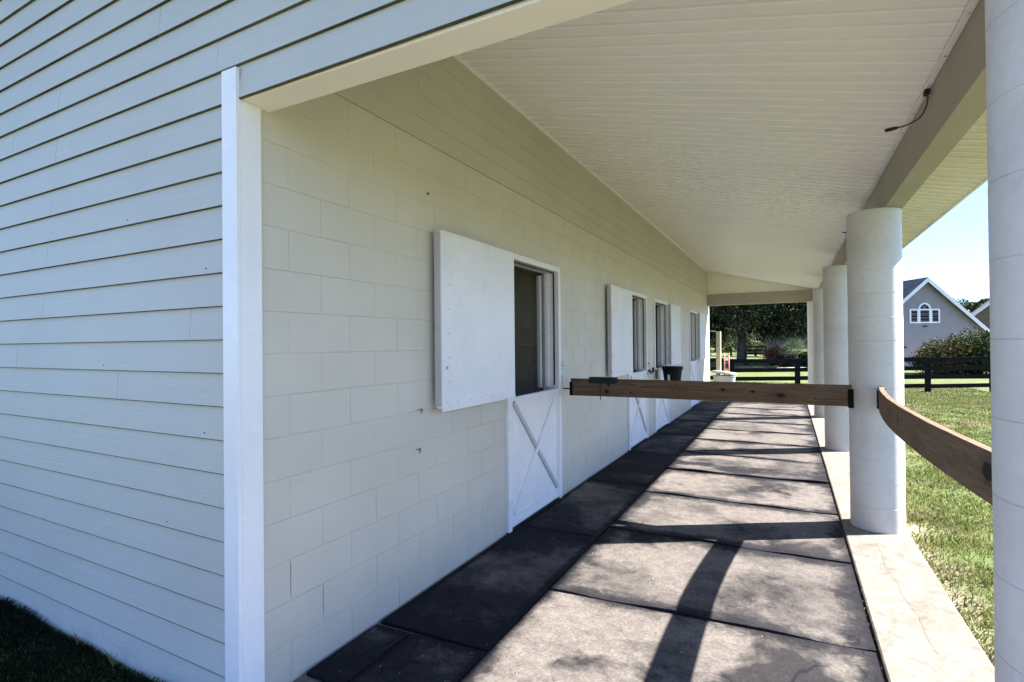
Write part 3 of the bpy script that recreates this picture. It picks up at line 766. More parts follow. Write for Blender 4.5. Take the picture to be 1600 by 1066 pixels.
# ================================================================== BARRIER BOARDS
def board(name, pts, h, t, z0, mat_, loc, label):
    """board following pts (x,y,z offset); uv in metres"""
    rt = empty(name, loc, label, 'board', 'barrier boards between wall and columns')
    mb = MB(); P = [Vector((x, y, 0)) for x, y, _ in pts]; s = 0; rows = []
    for k, p in enumerate(P):
        d = (P[min(k+1, len(P)-1)]-P[max(k-1, 0)]).normalized(); n = Vector((-d.y, d.x, 0))
        if k: s += (P[k]-P[k-1]).length
        zz = z0+pts[k][2]; b = .0035
        w1 = .0015*noise.noise(Vector((s*6, 0, 1)))
        sec = [(-t/2+b, 0), (-t/2, b), (-t/2, h*.5), (-t/2, h-b), (-t/2+b, h+w1), (t/2-b, h+w1), (t/2, h-b), (t/2, h*.5), (t/2, b), (t/2-b, 0)]
        rows.append(([p+n*a+Vector((0, 0, zz+c)) for a, c in sec], s, sec))
    for (r0, s0, sec), (r1, s1, _) in zip(rows[:-1], rows[1:]):
        for i in range(10):
            j = (i+1) % 10; v0, v1 = sec[i][1], sec[j][1]
            if abs(v0-v1) < 1e-3: v0 += sec[i][0]+.3; v1 += sec[j][0]+.3
            mb.quad(r0[i], r1[i], r1[j], r0[j], [(s0, v0), (s1, v0), (s1, v1), (s0, v1)])
    for r_, fl_ in ((rows[0], 0), (rows[-1], 1)):
        q = r_[0]; i0 = len(mb.v); mb.v += [tuple(p) for p in q]; mb.f.append(tuple(range(i0, i0+10)) if fl_ else tuple(range(i0, i0+10))[::-1]); mb.uv += [(a*1.0+3, c) for a, c in r_[2]]
    o = mb.build('plank', mat_, rt, auto=True)
    return rt
y0b = 5.36
X0b, X1b = -2.10, .475
kn = [(.20, .155, .008, .006), (.40, .05, .02, .018), (.42, .13, .012, .02), (.66, .05, .012, .008), (1.54, .11, .018, .014), (1.80, .10, .016, .012), (2.03, .075, .030, .018), (1.1, .14, .006, .005), (2.3, .06, .008, .005)]
M['rail1'] = wood_rail('brown_board_across', kn, .68, .0)
rt = board('barrier_board', [(X0b+(X1b-X0b)*t, y0b+.015*math.sin(t*3.1), .002*math.sin(t*5)) for t in np.linspace(0, 1, 40)], .184, .038, 1.098, M['rail1'], (X0b, y0b, 1.1), 'straight dark brown board across the porch from block wall to second column')
b_ = MB(); b_.box(X0b-.012, X0b-.001, y0b-.026, y0b+.026, 1.10, 1.245); b_.box(X0b-.001, X0b+.022, y0b-.026, y0b-.0195, 1.10, 1.245); b_.tube([(X0b-.012, y0b, 1.17), (WX+.03, y0b, 1.17), (WX-.002, y0b, 1.17)], .007, 8); b_.build('bracket', M['bracket'], rt, bevel=.001)
b_ = MB(); b_.box(X1b-.03, X1b+.012, y0b-.030, y0b-.0215, 1.085, 1.245); b_.box(X1b+.001, X1b+.012, y0b-.0215, y0b+.028, 1.085, 1.245); b_.build('bracket', M['bracket'], rt, bevel=.001)
kn2 = [(1.25, .12, .014, .03), (1.55, .10, .010, .05), (2.98, .11, .045, .035), (.55, .09, .010, .02)]
M['rail2'] = wood_rail('brown_board_bowed', kn2, .92, .25)
bow = [(.685, 5.375), (.645, 5.0), (.612, 4.6), (.592, 4.2), (.585, 3.75), (.588, 3.3), (.60, 2.9), (.618, 2.55), (.640, 2.25), (.665, 1.975)]
bp = []
for k in range(len(bow)-1):
    for t in np.linspace(0, 1, 7)[:-1]: bp.append((bow[k][0]*(1-t)+bow[k+1][0]*t, bow[k][1]*(1-t)+bow[k+1][1]*t))
bp.append(bow[-1])
for _ in range(6): bp = [bp[0]]+[((bp[k-1][0]+2*bp[k][0]+bp[k+1][0])/4, bp[k][1]) for k in range(1, len(bp)-1)]+[bp[-1]]
rt = board('barrier_board', [(x, y, 0) for x, y in bp], .184, .038, 1.088, M['rail2'], (.685, 5.375, 1.09), 'weathered brown board bowed inward between the second column and the nearest column')
b_ = MB(); b_.box(.655, .715, 5.362, 5.372, 1.075, 1.255); b_.box(.652, .658, 5.30, 5.362, 1.09, 1.24); b_.build('bracket', M['bracket'], rt)

for zz in (1.13, 1.21):
    b_ = MB(); b_.lathe([(0, .006), (.009, .005), (.011, 0)], (0, 0, 0), 8); Mx = Matrix.Translation((.6505, 5.33, zz)) @ Matrix.Rotation(R(-90), 4, 'Y'); b_.v = [tuple(Mx @ Vector(v)) for v in b_.v]; b_.build('bolt', M['galv'], rt)
# green thing on the board
gt = MB()
gx0, gx1 = -1.885, -1.60
gt.prism([(gx0, y0b-.042, 1.238), (gx1, y0b-.042, 1.238), (gx1+.025, y0b-.042, 1.262), (gx1, y0b-.042, 1.302), (gx0, y0b-.042, 1.302)], (0, .084, 0))
gt.box(gx0+.12, gx0+.128, y0b-.040, y0b-.0345, 1.06, 1.239)
for q in range(11): gt.tube([(gx0+.01+q*.025, y0b-.044, 1.244), (gx0+.01+q*.025, y0b-.044, 1.296)], .004, 6)
tag(gt.build('grooming_brush', M['greenplastic'], bevel=.002), 'dark green plastic clip straddling the top of the straight board near the wall', 'clip')

# ceiling cable
cb = MB(); P = [(.705, 3.76, 3.085), (.715, 3.74, 3.05), (.712, 3.76, 3.0), (.69, 3.79, 2.955), (.645, 3.82, 2.935), (.60, 3.84, 2.93), (.55, 3.86, 2.932)]
# smooth
def smooth_path(P, n=6):
    P = [Vector(p) for p in P]; out = []
    for k in range(len(P)-1):
        a, b, c, d = P[max(k-1, 0)], P[k], P[k+1], P[min(k+2, len(P)-1)]
        for t in np.linspace(0, 1, n, endpoint=False):
            out.append(.5*((2*b)+(c-a)*t+(2*a-5*b+4*c-d)*t*t+(3*b-a-3*c+d)*t**3))
    return out+[P[-1]]
cr = empty('loose_cable', (.705, 3.76, 3.085), 'short black cable dangling from the seam of porch ceiling and beam', 'cable')
cb.tube(smooth_path(P), .0045, 8); cb.build('wire', M['black'], cr, smooth=True)
cb = MB(); a, b = Vector(P[-2]), Vector(P[-1]); d = (b-a).normalized(); cb.tube([a+d*.01, a+d*.03, a+d*.065, a+d*.075], [.007, .011, .011, .009], 10); cb.build('plug', M['iron'], cr)
cb = MB(); cb.box(.700, .724, 3.735, 3.775, 3.06, 3.088); cb.build('clip', M['iron'], cr)
for i, y in enumerate((7.95, 11.6)):
    mb = MB(); mb.tube(smooth_path([(.70, y, 3.085), (.70, y-.03, 3.06), (.66, y-.02, 3.05), (.63, y, 3.055)]), .008, 8)
    tag(mb.build('cable_stub', M['iron']), ['short dark cable stub at the ceiling edge above the gap before the third column', 'short dark cable stub at the ceiling edge just before the fourth column'][i], 'cable')

# hanging black bucket by third door
bx, by = WX+.27, 10.02
br_ = empty('black_bucket', (bx, by, .82), 'black tapered plastic bucket with pale sticker hung on the third stall door', 'bucket')
mb = MB(); mb.lathe([(.0, .0), (.130, .0), (.135, .01), (.176, .36), (.190, .365), (.193, .395), (.182, .398), (.171, .36), (.128, .015), (0, .012)], (bx, by, .82), 36); mb.build('body', M['bucket'], br_, auto=True)
mb = MB(); mb.lathe([(.180, .335), (.198, .34), (.198, .352), (.180, .356)], (bx, by, .82), 36); mb.build('rim', M['bucket'], br_, auto=True)
a = math.atan2(-by, -bx); 
mb = MB()
def sp(r, ang, z): return (bx+r*math.cos(ang), by+r*math.sin(ang), .82+z)
for zlo, zhi, w0, w1 in ((.13, .25, -.18, .1),):
    for q in range(4):
        t0 = -1.75+w0+(w1-w0)*q/4; t1 = -1.75+w0+(w1-w0)*(q+1)/4
        rl = .1385+.041*zlo/.35; rh = .1385+.041*zhi/.35
        mb.quad(sp(rl, t0, zlo), sp(rl, t1, zlo), sp(rh, t1, zhi), sp(rh, t0, zhi))
mb.build('sticker', M['label'], br_)
mb = MB(); mb.tube([(WX+.03, by-.06, 1.20), (WX+.06, by-.05, 1.225), (bx-.2, by-.03, 1.19)], .006, 6); mb.build('hanger', M['iron'], br_)
mb = MB(); mb.box(WX+.03, WX+.07, 9.68, 9.74, 1.0, 1.17); tag(mb.build('wood_block', M['rail2'], bevel=.003), 'small brown wooden block fixed on the frame left of the black bucket', 'wood block')

# pale tub just outside the far end of the porch
p = at(1131, 17.0); tb = empty('plastic_tub', (p.x, p.y, -.05), 'pale grey plastic tub with a tilted lid standing past the far porch end', 'tub')
mb = MB(); mb.lathe([(0, 0), (.27, 0), (.29, .03), (.34, .60), (.36, .61), (.36, .64), (.33, .64), (.0, .63)], (p.x, p.y, -.05), 28, 1, .8); mb.build('body', M['tub'], tb, auto=True)
mb = MB(); Mx = Matrix.Translation((p.x, p.y, .63)) @ Matrix.Rotation(YAW, 4, 'Z') @ Matrix.Rotation(R(7), 4, 'Y')
pf = [(0, 0), (.39, 0), (.40, .01), (.40, .05), (.385, .07), (.30, .085), (0, .095)]
mb.lathe(pf, (0, 0, 0), 28, 1, .8); mb.v = [tuple(Mx @ Vector(v)) for v in mb.v]; mb.build('lid', M['tub'], tb, auto=True)

# ================================================================== FENCES
GZ = -.13
def fence(px0, px1, d0, d1, posts, label, h=1.20, nr=4, pitch=.305, rh=.14, name='board_fence', ext=(0, 0), gz0=GZ):
    A, B = at(px0, d0), at(px1, d1); u = (B-A).normalized()
    rt = empty(name, (A.x, A.y, gz0), label, 'fence')
    nrm = Vector((u.y, -u.x, 0))
    for q in range(posts):
        p = A+(B-A)*q/(posts-1)
        mb = MB(); mb.bar((p.x, p.y, gz0-.1), (p.x, p.y, gz0+h+.01), .13, .13, u); mb.build('post', M['fence'], rt, bevel=.004)
    for r_ in range(nr):
        zc = gz0+h-rh/2-pitch*r_
        for q in range(posts-1):
            a = A+(B-A)*q/(posts-1); b = A+(B-A)*(q+1)/(posts-1); o_ = nrm*.085
            mb = MB(); j = random.uniform(-.012, .012); k2 = random.uniform(-.012, .012)
            mb.bar((a.x+o_.x, a.y+o_.y, zc+j), (b.x+o_.x-u.x*.006, b.y+o_.y-u.y*.006, zc+k2), .03, rh); mb.build('rail', M['fence'], rt)
    return rt
fence(1143, 1950, 18.1, 18.4, 9, 'black four-rail board fence crossing the lawn beyond the porch')
fence(1166, 1262, 62, 58, 4, 'far black board fence on the lawn beyond the big oak', 1.3, 3, .4, .16)

# left of the fence: old posts, pipe gate
p = at(1122.5, 17.4); mb = MB(); mb.tube([(p.x, p.y, -.2), (p.x, p.y, 1.0), (p.x+.01, p.y, 2.02)], [.085, .08, .078], 12); tag(mb.build('wooden_post', M['oldpost'], auto=True), 'tall sunlit weathered round post left of the black fence', 'post')
q = at(1100, 17.6); mb = MB(); mb.bar((p.x-.1, p.y, 2.03), (q.x, q.y, 2.03), .05, .04); mb.bar((q.x, q.y, -.2), (q.x, q.y, 2.0), .08, .08); tag(mb.build('hitching_rail', M['oldpost']), 'thin pale rail running from the tall weathered post to a farther post', 'post frame')
gt_ = at(1135, 17.2); ud = Vector((math.cos(YAW), math.sin(YAW), 0))
rg = empty('pipe_gate', (gt_.x, gt_.y, -.1), 'narrow red pipe ladder gate between the weathered post and black fence', 'gate')
for s_ in (-1, 1):
    a = gt_+ud*s_*.07; mb = MB(); mb.tube([(a.x, a.y, -.1), (a.x, a.y, 1.25)], .02, 8); mb.build('upright', M['redpipe'], rg, smooth=True)
for k in range(6):
    zz = .1+k*.22; a, b = gt_-ud*.07, gt_+ud*.07; mb = MB(); mb.tube([(a.x, a.y, zz), (b.x, b.y, zz)], .016, 8); mb.build('rung', M['redpipe'], rg, smooth=True)
dk = at(1113, 17.9); mb = MB()
for k in range(4):
    a = at(1090, 18.0); b = at(1130, 17.9); mb.bar((a.x, a.y, .15+k*.3), (b.x, b.y, .15+k*.3), .03, .14)
mb.bar((dk.x, dk.y, -.1), (dk.x, dk.y, 1.15), .14, .14); tag(mb.build('gate_panel', M['fence']), 'dark board gate panel behind the tall weathered post', 'gate')

# ================================================================== TREES AND SHRUBS
def leaves(n, centers, radii, size, flat=.8, droop=0):
    """leaf quads spread through lumps"""
    ci = RNG.integers(0, len(centers), n); c = np.array(centers)[ci]; rad = np.array(radii)[ci]
    d = RNG.normal(size=(n, 3)); d /= np.linalg.norm(d, axis=1)[:, None]
    rr = RNG.random(n)**(1/2.2); p = c+d*rr[:, None]*rad
    a = RNG.normal(size=(n, 3)); a /= np.linalg.norm(a, axis=1)[:, None]
    b = np.cross(a, RNG.normal(size=(n, 3))); b /= np.linalg.norm(b, axis=1)[:, None]
    if droop: a = a*.3; a[:, 2] -= droop; b[:, 2] *= .1
    s = size*(.6+.8*RNG.random(n))[:, None]
    return np.stack([p-a*s*.5, p+b*s*.28, p+a*s*.5, p-b*s*.28], axis=1)
def lumps(cx, cy, cz, rx, ry, rz, k, lr):
    cs, rs = [], []
    for _ in range(k):
        while True:
            v = RNG.uniform(-1, 1, 3)
            if np.dot(v, v) < 1: break
        v = v/np.linalg.norm(v)*(np.linalg.norm(v)**.5)
        cs.append((cx+v[0]*rx, cy+v[1]*ry, cz+v[2]*rz)); q = lr*RNG.uniform(.6, 1.25); rs.append((q, q, q*.75))
    return cs, rs
def tree(name, base, h_trunk, rt_, cr, label, cat, n=14000, leaf=.25, mat_='oak', k=40, group=None, moss=0, lr=None, gzz=-.14):
    t = empty(name, (base.x, base.y, gzz), label, cat, group)
    mb = MB(); bx, by = base.x, base.y
    mb.tube([(bx, by, gzz-.2), (bx+.02, by, gzz+.5), (bx+.06, by+.03, gzz+h_trunk*.6), (bx-.03, by, gzz+h_trunk)], [rt_*1.5, rt_*1.05, rt_*.9, rt_*.75], 12)
    rx, ry, rz, cz = cr
    for q in range(7):
        an = q*.9+random.uniform(-.3, .3); e = Vector((bx+rx*.7*math.cos(an), by+ry*.7*math.sin(an), cz+random.uniform(-.3, .5)*rz))
        s = Vector((bx, by, gzz+h_trunk*random.uniform(.8, 1))); m_2 = (s+e)/2+Vector((0, 0, rz*.15))
        mb.tube(smooth_path([s, m_2, e], 4), [rt_*.55*(1-i/9)+.02 for i in range(9)], 8)
    mb.build('trunk', M['bark'], t, auto=True)
    cs, rs = lumps(bx, by, cz, rx, ry, rz, k, lr or rx*.28)
    raw('crown', leaves(n, cs, rs, leaf), 4, M[mat_], t)
    if moss:
        cs2 = [(c[0], c[1], c[2]-r[2]*.9) for c, r in zip(cs, rs)]; raw('hanging_moss', leaves(moss, cs2, [(r[0], r[1], r[2]*.8) for r in rs], leaf*1.2, droop=1), 4, M['moss'], t)
    return t
# big oak through the far opening
tree('oak_tree', at(1158, 42), 3.2, .36, (7.5, 6.5, 3.2, 5.6), 'big dark live oak with thick trunk straight beyond the porch opening', 'tree', 110000, .17, 'oak', 80, moss=3500)
tree('oak_tree', at(1225, 47), 3.4, .34, (7.0, 6.0, 3.0, 7.0), 'dark oak with hanging moss right of the thick-trunked oak', 'tree', 80000, .17, 'oak', 60, moss=4500)
tree('oak_tree', at(1085, 50), 3.6, .34, (7.0, 6.0, 3.4, 6.2), 'dark oak partly hidden by the barn wall at the left of the opening', 'tree', 60000, .19, 'oak', 60, moss=2500)
far = [(1120, 95, 7, 'far rounded green tree left of the thick oak trunk'), (1180, 105, 8, 'far pale green tree seen just right of the thick oak trunk'), (1215, 98, 7, 'far moss-hung tree behind the distant fence'),
       (1250, 110, 9, 'far tall tree behind the palm'), (1300, 120, 9, 'far tree hidden mostly behind the porch columns'), (1060, 110, 8, 'far tree beyond the barn end'), (1150, 125, 9, 'farthest tree between the oak trunks')]
for px, d, r_, lb_ in far:
    b = at(px, d); tree('far_tree', b, 3, .35, (r_, r_, r_*.62, r_*.62+.6), lb_, 'tree', 14000, .38, 'pine', 34, 'trees far across the lawn', moss=300, gzz=-.15)
for px, d, r_, lb_ in [(1180, 66, 2.6, 'small sunlit yellow-green tree between the two dark oaks'), (1236, 60, 2.4, 'small bright green tree behind the fan palm'), (1142, 70, 2.6, 'small bright tree just left of the thick oak trunk')]:
    b = at(px, d); tree('tree', b, 1.2, .12, (r_, r_*.9, r_*.6, r_*.62+.5), lb_, 'tree', 14000, .17, 'bright', 26, 'small bright trees beyond the fence', moss=0, gzz=-.15)
for px, d, r_, lb_ in [(1508, 60, 3.2, 'green tree showing above the low end of the grey house roof'), (1530, 52, 2.6, 'tree between the grey house and the brown roof'), (1620, 58, 4, 'tree beyond the brown-roofed house')]:
    b = at(px, d); tree('tree', b, 2.5, .2, (r_, r_, r_*.75, 4.0-.4), lb_, 'tree', 9000, .3, 'pine', 26, 'trees behind the houses')
# tree line at the horizon
cs = []; rs = []
for px in range(-800, 2700, 22):
    d = random.uniform(165, 210); b = at(px if px < 1600 else px, d); hh = random.uniform(3.5, 6.5)*(1 if px < 1330 or px > 1600 else .55)
    cs.append((b.x, b.y, hh*.5)); rs.append((5.5, 5.5, hh*.8))
tag(raw('far_woods', leaves(52000, cs, rs, 1.1), 4, M['pine']), 'far line of woods along the horizon', 'woods', kind='stuff')

def shrub(name, c, r, label, mat_='shrub', n=5000, leaf=.12, k=14, cat='shrub', group=None, gzz=-.14):
    cs, rs = lumps(c.x, c.y, gzz+r[2]*.5, r[0]*.75, r[1]*.75, r[2]*.42, k, r[2]*.42)
    t = empty(name, (c.x, c.y, gzz), label, cat, group)
    raw('foliage', leaves(n, cs, rs, leaf), 4, M[mat_], t)
    mb = MB()
    for q in range(5):
        an = q*1.25; mb.tube([(c.x, c.y, gzz-.05), (c.x+r[0]*.3*math.cos(an), c.y+r[1]*.3*math.sin(an), gzz+r[2]*.6)], [.03, .012], 6)
    mb.build('stem', M['bark'], t)
    return t
shrub('shrub', at(1493, 28), (1.3, 1.1, 1.95), 'dark green bush, middle of the shrubs in front of the grey house', 'shrub', 9000, .12, 20)
shrub('shrub', at(1460, 27.4), (.95, .8, 1.5), 'reddish yellow bush at the left of the shrubs before the grey house', 'nandina', 6500, .10, 16)
shrub('shrub', at(1480, 27.0), (.7, .7, 1.75), 'yellow-tipped bush between the reddish bush and the dark bush', 'nandina', 4000, .10, 12)
shrub('shrub', at(1528, 27), (1.2, 1.0, 2.05), 'broad leafy green bush at the right end of the shrubs, beside the near column', 'shrub', 9000, .14, 18)
shrub('shrub', at(1570, 27.5), (1.2, 1.0, 2.1), 'green bush hidden behind the nearest column', 'shrub', 6000, .14, 16)
shrub('hedge', at(1211, 40), (.85, .6, 1.35), 'low rounded red-leaved hedge left of the fan palm', 'pink', 6000, .09, 20, 'hedge')
shrub('shrub', at(1262, 38), (.9, .8, 1.3), 'low dark green bush under the fan palm', 'shrub', 4000, .12)
shrub('shrub', at(1222, 37.6), (1.3, .6, .75), 'low dark groundcover bush before the red hedge', 'oak', 4000, .10, 16)
# fan palm: arching fronds
pc = at(1243, 37); pt_ = empty('fan_palm', (pc.x, pc.y, -.14), 'spiky pale green fan palm beside the far driveway', 'palm')
fr = []
for q in range(46):
    an = RNG.uniform(0, 6.28); el = RNG.uniform(.1, 1.35); L = RNG.uniform(.9, 1.35); d = np.array([math.cos(an)*math.cos(el), math.sin(an)*math.cos(el), math.sin(el)])
    hub = np.array([pc.x, pc.y, .75])+d*L*.55; sd_ = np.cross(d, [0, 0, 1]); sd_ /= np.linalg.norm(sd_); up_ = np.cross(sd_, d)
    fr.append([hub-d*L*.55-sd_*.02, hub-d*L*.55+sd_*.02, hub+sd_*.01, hub-sd_*.01])
    for s_ in np.linspace(-1.1, 1.1, 13):
        v = d*math.cos(s_)+sd_*math.sin(s_); v = v+np.array([0, 0, -.25*abs(s_)]); tip = hub+v*L*.55; w_ = np.cross(v, up_); w_ /= np.linalg.norm(w_); mid = hub+v*L*.28+up_*.03
        fr.append([hub, mid-w_*.025, tip, mid+w_*.025])
raw('fronds', np.array(fr), 4, M['palm'], pt_)
mb = MB(); mb.tube([(pc.x, pc.y, -.2), (pc.x, pc.y, .8)], [.16, .12], 10); mb.build('trunk', M['bark'], pt_)

# driveway beyond the fence
rd = MB(); 
a, b, c_, d_ = at(1196, 32.5), at(1800, 31), at(1800, 31.8), at(1216, 36.5)
for (P0, P1, P2, P3) in ((a, b, c_, d_),):
    N = 20
    for k in range(N):
        t0, t1 = k/N, (k+1)/N
        q = [P0+(P1-P0)*t0, P0+(P1-P0)*t1, P3+(P2-P3)*t1, P3+(P2-P3)*t0]
        rd.quad(*[(v.x, v.y, gz(v.x, v.y)+.03) for v in q])
tag(rd.build('driveway', M['road']), kind='structure')

# ================================================================== HOUSES
def house(px, d, half, eave, peak, label, roofm='shingle', length=14, rot=0, window=True, wallm='housesiding', over=.35):
    c = at(px, d); rt = empty('grey_house' if window else 'brown_house', (c.x, c.y, -.2), label, 'house')
    Mx = Matrix.Translation((c.x, c.y, -.2)) @ Matrix.Rotation(YAW+rot, 4, 'Z')
    W = lambda x, y, z: tuple(Mx @ Vector((x, y, z)))
    mb = MB()
    # lapped courses on the gable face
    z = 0
    while z < peak-.05:
        z1 = min(z+.15, peak-.02); hw0 = half if z1 <= eave else half*(peak-z1)/(peak-eave)
        hw1 = hw0
        mb.quad(W(-hw0, -.035, z), W(hw0, -.035, z), W(hw1, 0, z1), W(-hw1, 0, z1)); mb.quad(W(-hw0, 0, z), W(hw0, 0, z), W(hw0, -.035, z), W(-hw0, -.035, z))
        z += .15
    mb.poly([W(-half, .01, 0), W(half, .01, 0), W(half, .01, eave), W(0, .01, peak), W(-half, .01, eave)])
    for s_ in (-1, 1): mb.quad(W(s_*half, .01, 0), W(s_*half, length, 0), W(s_*half, length, eave), W(s_*half, .01, eave))
    mb.poly([W(-half, length, 0), W(half, length, 0), W(half, length, eave), W(0, length, peak), W(-half, length, eave)])
    mb.build('wall', M[wallm], rt)
    sl_ = (peak-eave)/half; ex = .45
    rf = MB()
    for s_ in (-1, 1):
        rf.prism([W(0, -over, peak+.05), W(s_*(half+ex), -over, eave-sl_*ex+.05), W(s_*(half+ex), -over, eave-sl_*ex+.17), W(0, -over, peak+.17)], Mx.to_3x3() @ Vector((0, length+2*over, 0)))
    rf.build('roof', M[roofm], rt)
    tb_ = MB()
    for s_ in (-1, 1):
        tb_.prism([W(0, -over-.03, peak-.13), W(s_*(half+ex), -over-.03, eave-sl_*ex-.13), W(s_*(half+ex), -over-.03, eave-sl_*ex+.14), W(0, -over-.03, peak+.14)], Mx.to_3x3() @ Vector((0, .029, 0)))
    tb_.build('rake_board', M['housetrim'], rt)
    if window:
        wz = 2.97; 
        wf = bpy.data.objects.new('window', None); C.objects.link(wf); wf.parent = rt; wf.matrix_parent_inverse = Matrix.Translation(-rt.location); wf.empty_display_size = .1
        fr_ = MB()
        def ring(x0, x1, z0, z1, t=.09, y=-.07):
            fr_.prism([W(x0, y, z0), W(x1, y, z0), W(x1, y, z0+t), W(x0, y, z0+t)], Mx.to_3x3() @ Vector((0, .055, 0)))
            fr_.prism([W(x0, y, z1-t), W(x1, y, z1-t), W(x1, y, z1), W(x0, y, z1)], Mx.to_3x3() @ Vector((0, .055, 0)))
            fr_.prism([W(x0, y, z0+t), W(x0+t, y, z0+t), W(x0+t, y, z1-t), W(x0, y, z1-t)], Mx.to_3x3() @ Vector((0, .055, 0)))
            fr_.prism([W(x1-t, y, z0+t), W(x1, y, z0+t), W(x1, y, z1-t), W(x1-t, y, z1-t)], Mx.to_3x3() @ Vector((0, .055, 0)))
        H = .92
        ring(-.98, -.385, wz, wz+H); ring(.385, .98, wz, wz+H); ring(-.384, .384, wz, wz+H)
        pts = 14
        for q in range(pts):
            t0, t1 = math.pi*q/pts, math.pi*(q+1)/pts; r0, r1 = .30, .40
            fr_.prism([W(r0*math.cos(t0), -.07, wz+H+r0*math.sin(t0)), W(r1*math.cos(t0), -.07, wz+H+r1*math.sin(t0)), W(r1*math.cos(t1), -.07, wz+H+r1*math.sin(t1)), W(r0*math.cos(t1), -.07, wz+H+r0*math.sin(t1))], Mx.to_3x3() @ Vector((0, .055, 0)))
        fr_.build('frame', M['housetrim'], wf)
        for (x0, x1) in ((-.89, -.475), (.475, .89), (-.294, .294)):
            g_ = MB(); g_.poly([W(x0, -.03, wz+.08), W(x1, -.03, wz+.08), W(x1, -.03, wz+H-.08), W(x0, -.03, wz+H-.08)]); g_.build('pane', M['glass'], wf)
        g_ = MB(); g_.poly([W(.30*math.cos(t), -.03, wz+H+.30*math.sin(t)) for t in np.linspace(0, math.pi, 14)]); g_.build('pane', M['glass'], wf)
        mu = MB()
        for (x0, x1, nv) in ((-.89, -.475, 1), (.475, .89, 1), (-.294, .294, 2)):
            for v in range(1, nv+1):
                xx = x0+(x1-x0)*v/(nv+1); mu.bar(W(xx, -.036, wz+.08), W(xx, -.036, wz+H-.08), .009, .006)
            for v in (1, 2):
                zz = wz+.08+(H-.16)*v/3; mu.bar(W(x0, -.037, zz), W(x1, -.037, zz), .006, .009)
        for an in (60, 90, 120): mu.bar(W(0, -.036, wz+H), W(.3*math.cos(R(an)), -.036, wz+H+.3*math.sin(R(an))), .014, .008)
        mu.build('glazing_bars', M['housetrim'], wf)
        lm = MB(); lm.prism([W(-.12, -.1, 2.72), W(.14, -.1, 2.72), W(.10, -.1, 2.80), W(-.08, -.1, 2.80)], Mx.to_3x3() @ Vector((0, .08, 0))); lm.build('flood_light', M['iron'], rt)
        vt = MB(); c2 = W(-1.25, -.02, 1.05); vt.prism([W(-1.33, -.04, 1.35), W(-1.2, -.04, 1.35), W(-1.2, -.04, 1.47), W(-1.33, -.04, 1.47)], Mx.to_3x3() @ Vector((0, .025, 0))); vt.build('wall_vent', M['iron'], rt)
    return rt
house(1444.5, 34, 3.45, 2.75, 5.75, 'grey lap-sided house gable with arched three-part window behind the fence')
M['brownsiding'] = paint('brown_siding_paint', (.16, .12, .08), .8, .1, .1); M['brownroof'] = paint('brown_roof', (.16, .11, .10), .9, .2, .4)
house(1590, 42, 3.0, 3.6, 6.3, 'brownish house gable at the far right beyond the shrubs', 'brownroof', 8, R(-38), False, 'brownsiding')
# far little outbuilding with pale roof
c = at(1190, 74); mb = MB(); Mx = Matrix.Translation((c.x, c.y, -.2)) @ Matrix.Rotation(YAW, 4, 'Z'); W = lambda x, y, z: tuple(Mx @ Vector((x, y, z)))
fr_root = empty('far_shed', (c.x, c.y, -.2), 'far low shed with pale hipped roof just right of the oak trunk', 'shed')
mb.poly([W(-2.0, 0, 1.15), W(2.0, 0, 1.15), W(.7, 2, 2.0), W(-.7, 2, 2.0)]); mb.poly([W(2.0, 0, 1.15), W(2.0, 4, 1.15), W(.7, 2, 2.0)]); mb.poly([W(-2.0, 4, 1.15), W(-2.0, 0, 1.15), W(-.7, 2, 2.0)]); mb.poly([W(2.0, 4, 1.15), W(-2.0, 4, 1.15), W(-.7, 2, 2.0), W(.7, 2, 2.0)])
mb.build('roof', M['roofmetal'], fr_root)
mb = MB(); Mk = Mx; mb.box(-1.8, 1.8, .3, 3.7, 0, 1.14, Mk); mb.build('wall', M['housesiding'], fr_root)
c = at(1262, 44); Mx = Matrix.Translation((c.x, c.y, -.2)) @ Matrix.Rotation(YAW, 4, 'Z')
rt = empty('small_shed', (c.x, c.y, -.2), 'small dark shed with a thin pale roof edge beside the end column', 'shed')
mb = MB(); mb.box(-.3, 2.2, 0, 2.5, 0, 2.3, Mx); mb.build('wall', M['glass'] if False else M['fence'], rt)
mb = MB(); mb.box(-.7, 2.5, -.3, 2.8, 2.31, 2.45, Mx); mb.build('roof', M['roofmetal'], rt)

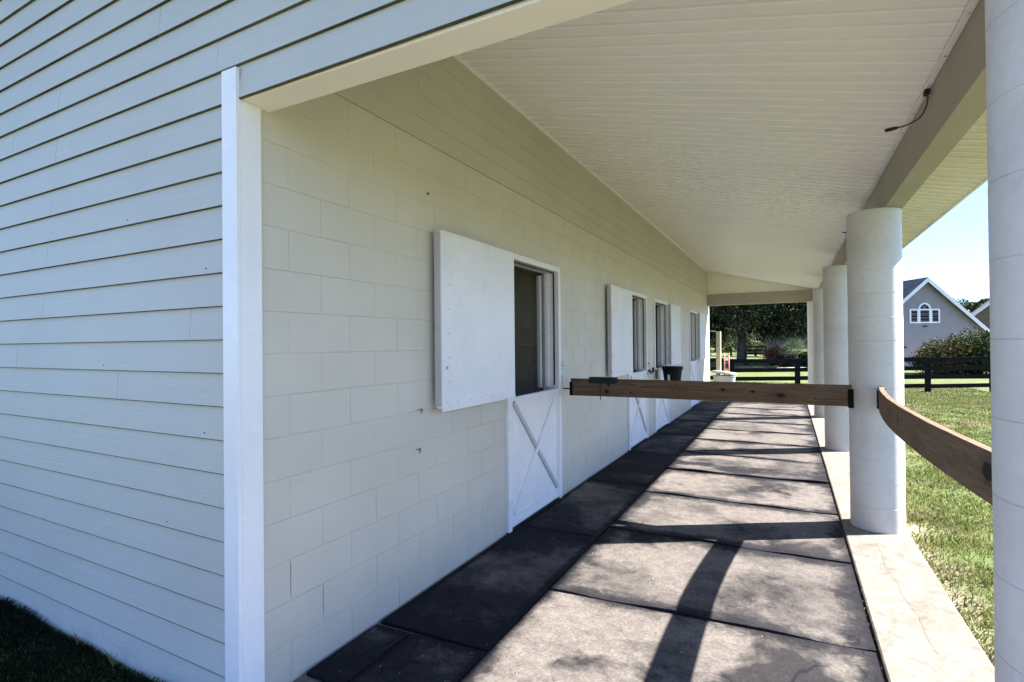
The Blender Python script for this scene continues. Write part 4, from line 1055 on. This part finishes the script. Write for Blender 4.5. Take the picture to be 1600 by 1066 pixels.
# ================================================================== GRASS
def grass(name, n, fx, h0, h1, label, mt='blade'):
    P = fx(n); n = len(P)
    z = np.array([gz(x, y) for x, y in P])-.004
    base = np.column_stack([P, z]); an = RNG.uniform(0, 6.283, n); h = RNG.uniform(h0, h1, n)*(.7+.6*np.array([noise.noise(Vector((x*1.7, y*1.7, 8))) for x, y in P])+.3); w_ = RNG.uniform(.0022, .0048, n)*(1+np.clip(P[:, 1]-4, 0, 20)*.12)
    dx = np.column_stack([np.cos(an), np.sin(an), np.zeros(n)])*w_[:, None]
    la = RNG.uniform(0, 6.283, n); ln = RNG.uniform(.1, 1.1, n)
    tip = base+np.column_stack([np.cos(la)*ln*h, np.sin(la)*ln*h, h])
    mid = base+np.column_stack([np.cos(la)*ln*h*.35, np.sin(la)*ln*h*.35, h*.6])
    co = np.stack([base-dx, base+dx, mid+dx*.8, tip, mid-dx*.8], axis=1)
    return tag(raw(name, co, 5, M[mt]), label, 'grass', kind='stuff')
def clump(P, k=.9, thr=.0):
    m = np.array([noise.noise(Vector((x*2.2, y*2.2, 3))) for x, y in P]); e = np.clip((P[:, 0]-.9)/.5, 0, 1)
    return P[(m+RNG.uniform(-.35, .6, len(P)) > thr-.15+.35*(1-e))]
def fr1(n):
    y = 1.0+21*RNG.random(n)**1.5; x = .885+(1.2+.30*y)*RNG.random(n)**1.2
    return clump(np.column_stack([x, y]))
def fr2(n):
    x = RNG.uniform(-6.5, -2.0, n); y = 1.49-RNG.random(n)**1.2*1.6
    return np.column_stack([x, y])
def fr3(n):
    return np.column_stack([RNG.uniform(-6, 6, n), RNG.uniform(17.7, 26, n)])
grass('lawn_grass', 190000, fr1, .018, .050, 'short patchy green and straw grass along the kerb')
grass('shade_grass', 90000, fr2, .02, .05, 'dark shaded grass at the foot of the siding wall', 'weed')  # 'weed' is the grass colour darkened to paint in the shade
grass('far_grass', 40000, fr3, .03, .06, 'lawn grass beyond the far end of the porch')
# a few weeds against the siding
wd = []
for (x, y) in ((-3.55, 1.47), (-3.15, 1.46), (-2.7, 1.46), (-2.45, 1.45)):
    for q in range(7):
        a = RNG.uniform(0, 6.28); L = RNG.uniform(.05, .12); t = np.array([x+math.cos(a)*L*.6, y-abs(math.sin(a))*L*.4, L]); b = np.array([x, y, -.02])
        wd.append([b-[.002, 0, 0], b+[.002, 0, 0], (b+t)/2+[.003, 0, .02], t, (b+t)/2+[-.003, 0, .02]])
tag(raw('weeds', np.array(wd), 5, M['blade']), 'thin weeds sprouting at the base of the siding wall', 'weeds', kind='stuff')
